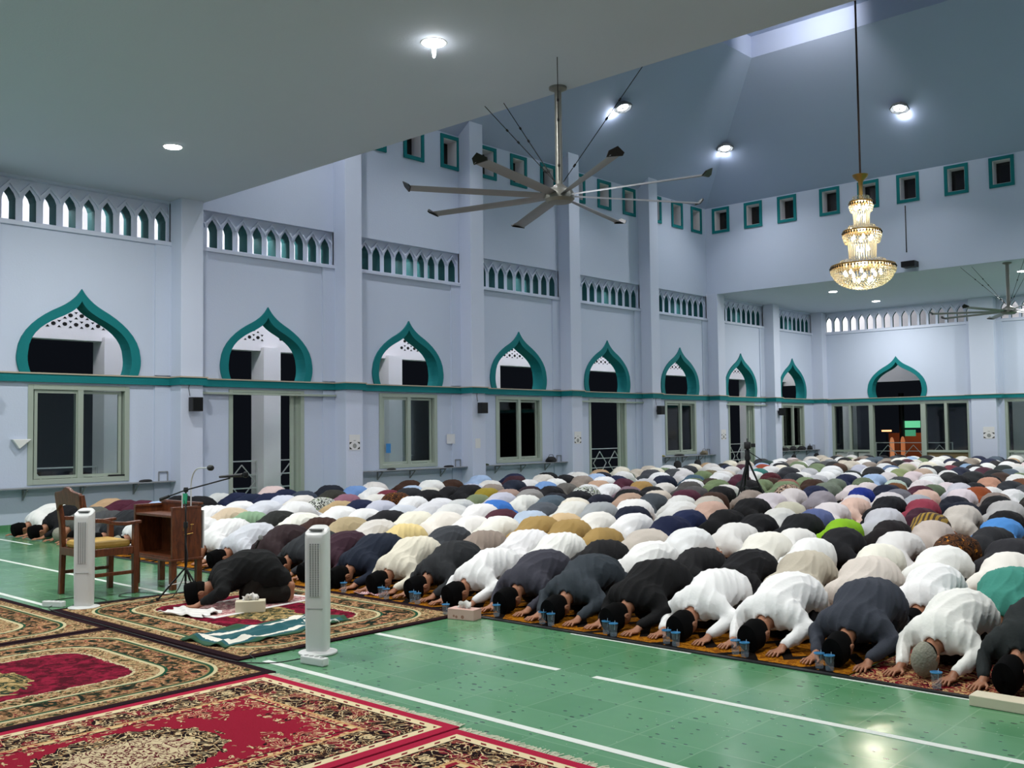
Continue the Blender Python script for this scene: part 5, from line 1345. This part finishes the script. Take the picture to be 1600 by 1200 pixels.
def big_fan(label, x, y, a0, ztop=HU, drop=1.49, R=2.12):
    r = thing('ceiling_fan', label, 'fan', (x, y, ztop), 0, 'large eight blade ceiling fans')
    MB().lathe([(.12, 0), (.12, -.03), (.05, -.06)], 16).build('canopy', M['fan_metal'], r)
    MB().tube([(0, 0, 0), (0, 0, -drop + .14)], .048, 14).build('downrod', M['fan_metal'], r, smooth=True)
    MB().lathe([(.05, -drop + .18), (.10, -drop + .14), (.17, -drop + .10), (.20, -drop + .05), (.20, -drop - .02), (.16, -drop - .06), (.02, -drop - .07)], 28).build('motor_hub', M['fan_metal'], r, smooth=True)
    for k in range(4):
        e = WIRES[k]; a = math.atan2(e.y, e.x); w_ = MB(); s = Vector((math.cos(a) * .06, math.sin(a) * .06, -drop + .22))
        w_.tube([s, e], .006, 5)
        for t in (.12, .5, .66): p = s.lerp(e, t); q = s.lerp(e, t + .02); w_.tube([p, q], .015, 6)
        w_.build('guy_wire', M['black_metal'], r)
    bl = None
    for k in range(8):
        if bl is None:
            b = MB(); prof = [(-.085, -.012), (-.03, .012), (.04, .014), (.085, -.004), (.04, .004), (-.03, .002)]
            n = len(prof); st_ = [(.17, .62, .30), (.5, .9, .24), (1.2, 1.0, .18), (R - .10, 1.0, .14)]
            vs = []
            for (rr_, s, tw) in st_:
                for (u, v) in prof: vs.append((rr_, s * (u * math.cos(tw) - v * math.sin(tw)), s * (u * math.sin(tw) + v * math.cos(tw))))
            b.add(vs, [tuple(range(n))[::-1]] + [(i * n + q, i * n + (q + 1) % n, (i + 1) * n + (q + 1) % n, (i + 1) * n + q) for i in range(3) for q in range(n)] + [tuple(range(3 * n, 4 * n))])
            bl = b.build('blade', M['blade'], r, smooth=True); bl.location = (0, 0, -drop + .03); o = bl
            c_ = MB(); c_.prism([(-.10, -.03), (.09, -.01), (.10, .02), (.0, .075), (-.09, .03)], lambda p, q, t: (R - .11 + t + q * .9, p, q), 0, .02); tip = c_.build('winglet', M['black_metal'], bl)
        else:
            o = bl.copy(); COL.objects.link(o); t2 = tip.copy(); COL.objects.link(t2); t2.parent = o
        o.rotation_euler = (0, 0, a0 + k * PI / 4)
    return r
big_fan('large eight-blade ceiling fan hanging in the middle of the photo', -8.30, 10.05, math.radians(13))
big_fan('large eight-blade ceiling fan under the far low ceiling at right edge', -8.40, 29.88, math.radians(30), HU - .006, 1.40)

# unseen flood lamp added in place of the cove's own hidden lighting
r = thing('added_cove_floodlight', 'unseen floodlight added to wash the edge of the raised ceiling panel', 'lamp', (XW + SL + 2.3, YC - SL - 2.1, HC + .30), 0)
MB().box(-.15, -.1, -.1, .15, .1, .1).build('housing', M['grey_plastic'], r, bevel=.01)
MB().box(-.12, .101, -.07, .12, .105, .07).build('lens', M['lamp_soft'], r)
MB().tube([(0, 0, .1), (0, 0, .31)], .02, 8).build('hanger', M['grey_plastic'], r)
lo = light('SPOT', (XW + SL + 2.3, YC - SL - 1.9, HC + .30), 240, .1, (1, .98, .96), spread=1.9)
lo.rotation_euler = Vector((-.35, 1, -.02)).to_track_quat('-Z', 'Y').to_euler()
# wall spotlight beside the chandelier
r = thing('wall_spotlight', 'dark box spotlight on the lower edge of the far upper wall', 'lamp', (-11.0, YC - .01, 6.34), 0)
MB().box(-.10, -.34, -.07, .30, 0, .10).build('housing', M['black_metal'], r, bevel=.01)

# ================================================================== chandelier
cr = Mat('crystal', 'EDE6C8', .12, spec=.8)
cr.nt.nodes.remove(cr.b); nt = cr.nt
d1 = nt.nodes.new('ShaderNodeBsdfTranslucent'); d1.inputs[0].default_value = lin('FAF8EE'); d2 = nt.nodes.new('ShaderNodeBsdfGlossy'); d2.inputs['Roughness'].default_value = .18; d2.inputs['Color'].default_value = lin('F4EFDC')
d3 = nt.nodes.new('ShaderNodeMixShader'); d3.inputs[0].default_value = .45; nt.links.new(d1.outputs[0], d3.inputs[1]); nt.links.new(d2.outputs[0], d3.inputs[2]); nt.links.new(d3.outputs[0], nt.nodes['Material Output'].inputs[0]); M['crystal'] = cr.m
M['dark_crystal'] = Mat('smoky crystal', '3A3228', .12, .3).m
cz = 4.40
r = thing('chandelier', 'three-tier crystal chandelier glowing on a long rod over the hall', 'chandelier', (CX - .10, (YN + YC) / 2, cz), 0)
MB().tube([(0, 0, 2.3), (0, 0, HC + .62 - cz)], .022, 8).build('rod', Mat('bronze rod', '3A2A24', .4, .6).m, r)
MB().lathe([(.02, 2.42), (.16, 2.40), (.14, 2.35), (.05, 2.26), (.04, 2.16), (.045, 1.9), (.06, 1.82)], 20).build('stem_cup', M['gold'], r, smooth=True)
def beads(name, R0, z0, L, rows_, n, rr_, mat, shrink=0, size=.018):
    b = MB()
    for j in range(rows_):
        for i in range(n):
            a = 2 * PI * (i + .5 * (j % 2)) / n; R_ = R0 - shrink * j; zz = z0 - L * j; x, y = R_ * math.cos(a), R_ * math.sin(a); s = size * rr_
            b.add([(x, y, zz + s * 1.6), (x, y, zz - s * 1.6), (x + s, y, zz), (x, y + s, zz), (x - s, y, zz), (x, y - s, zz)], [(0, 2, 3), (0, 3, 4), (0, 4, 5), (0, 5, 2), (1, 3, 2), (1, 4, 3), (1, 5, 4), (1, 2, 5)])
    return b.build(name, mat, r)
def tier(R0, zt, h_, n, pre):
    q = MB().lathe([(R0 - .01, zt + .02), (R0 + .01, zt + .02), (R0 + .01, zt - .01), (R0 - .01, zt - .01)], 40).build('gold_ring', M['gold'], r, smooth=True)
    o = beads('smoky_crystals', R0 + .012, zt - .035, .05, 1, n, 1.25, M['dark_crystal']); tag(o, None, None, None, 'stuff')
    o = beads('crystal_drops', R0 + .01, zt - .09, .045, max(2, int(h_ / .045)), n, 1.0, M['crystal'], .012); tag(o, None, None, None, 'stuff')
    # stepped crown above the ring
    for k in range(2):
        o = beads('crown_crystals', R0 * (.86 - .16 * k), zt + .045 + .06 * k, .03, 2, int(n * .8), .8, M['crystal'], 0); tag(o, None, None, None, 'stuff')
def column(Rt, z0, z1, n):
    b = MB()
    for i in range(n):
        a = 2 * PI * i / n; b.bar((Rt * math.cos(a), Rt * math.sin(a), z0), (Rt * .94 * math.cos(a), Rt * .94 * math.sin(a), z1), .016)
    o = b.build('crystal_rods', M['crystal'], r); tag(o, None, None, None, 'stuff')
tier(.225, 1.83, .14, 26, ''); column(.16, 1.62, 1.32, 22)
tier(.37, 1.22, .18, 40, ''); column(.28, 1.0, .68, 34)
tier(.63, .50, .10, 62, '')
b = MB()
for j in range(15):
    t = j / 14; ph = t * PI / 2 * .97; R_ = .61 * math.cos(ph); zz = .40 - .37 * math.sin(ph); n = max(6, int(62 * math.cos(ph)))
    for i in range(n):
        a = 2 * PI * (i + .5 * (j % 2)) / n; x, y = R_ * math.cos(a), R_ * math.sin(a); s = .021
        b.add([(x, y, zz + s), (x, y, zz - s), (x + s, y, zz), (x, y + s, zz), (x - s, y, zz), (x, y - s, zz)], [(0, 2, 3), (0, 3, 4), (0, 4, 5), (0, 5, 2), (1, 3, 2), (1, 4, 3), (1, 5, 4), (1, 2, 5)])
o = b.build('crystal_bowl', M['crystal'], r); tag(o, None, None, None, 'stuff')
bulb = None
for k, (R_, zz, n) in enumerate(((.36, .36, 10), (.18, .22, 5), (.20, 1.08, 6), (.11, 1.72, 4), (.12, .85, 3), (.07, 1.5, 2))):
    for i in range(n):
        a = 2 * PI * i / n
        if bulb is None: bulb = MB().lathe([(.002, -.05), (.03, -.03), (.035, 0), (.02, .04), (.01, .06)], 10).build('bulb', M['lamp_soft'], r, smooth=True); o = bulb
        else: o = bulb.copy(); COL.objects.link(o)
        o.location = (R_ * math.cos(a), R_ * math.sin(a), zz)
for zz in (.30, 1.08, 1.70): light('POINT', (CX - .10, (YN + YC) / 2, cz + zz), 48 if zz < .5 else 28, .10, (1.0, .96, .84))
# ================================================================== people beyond and night plants
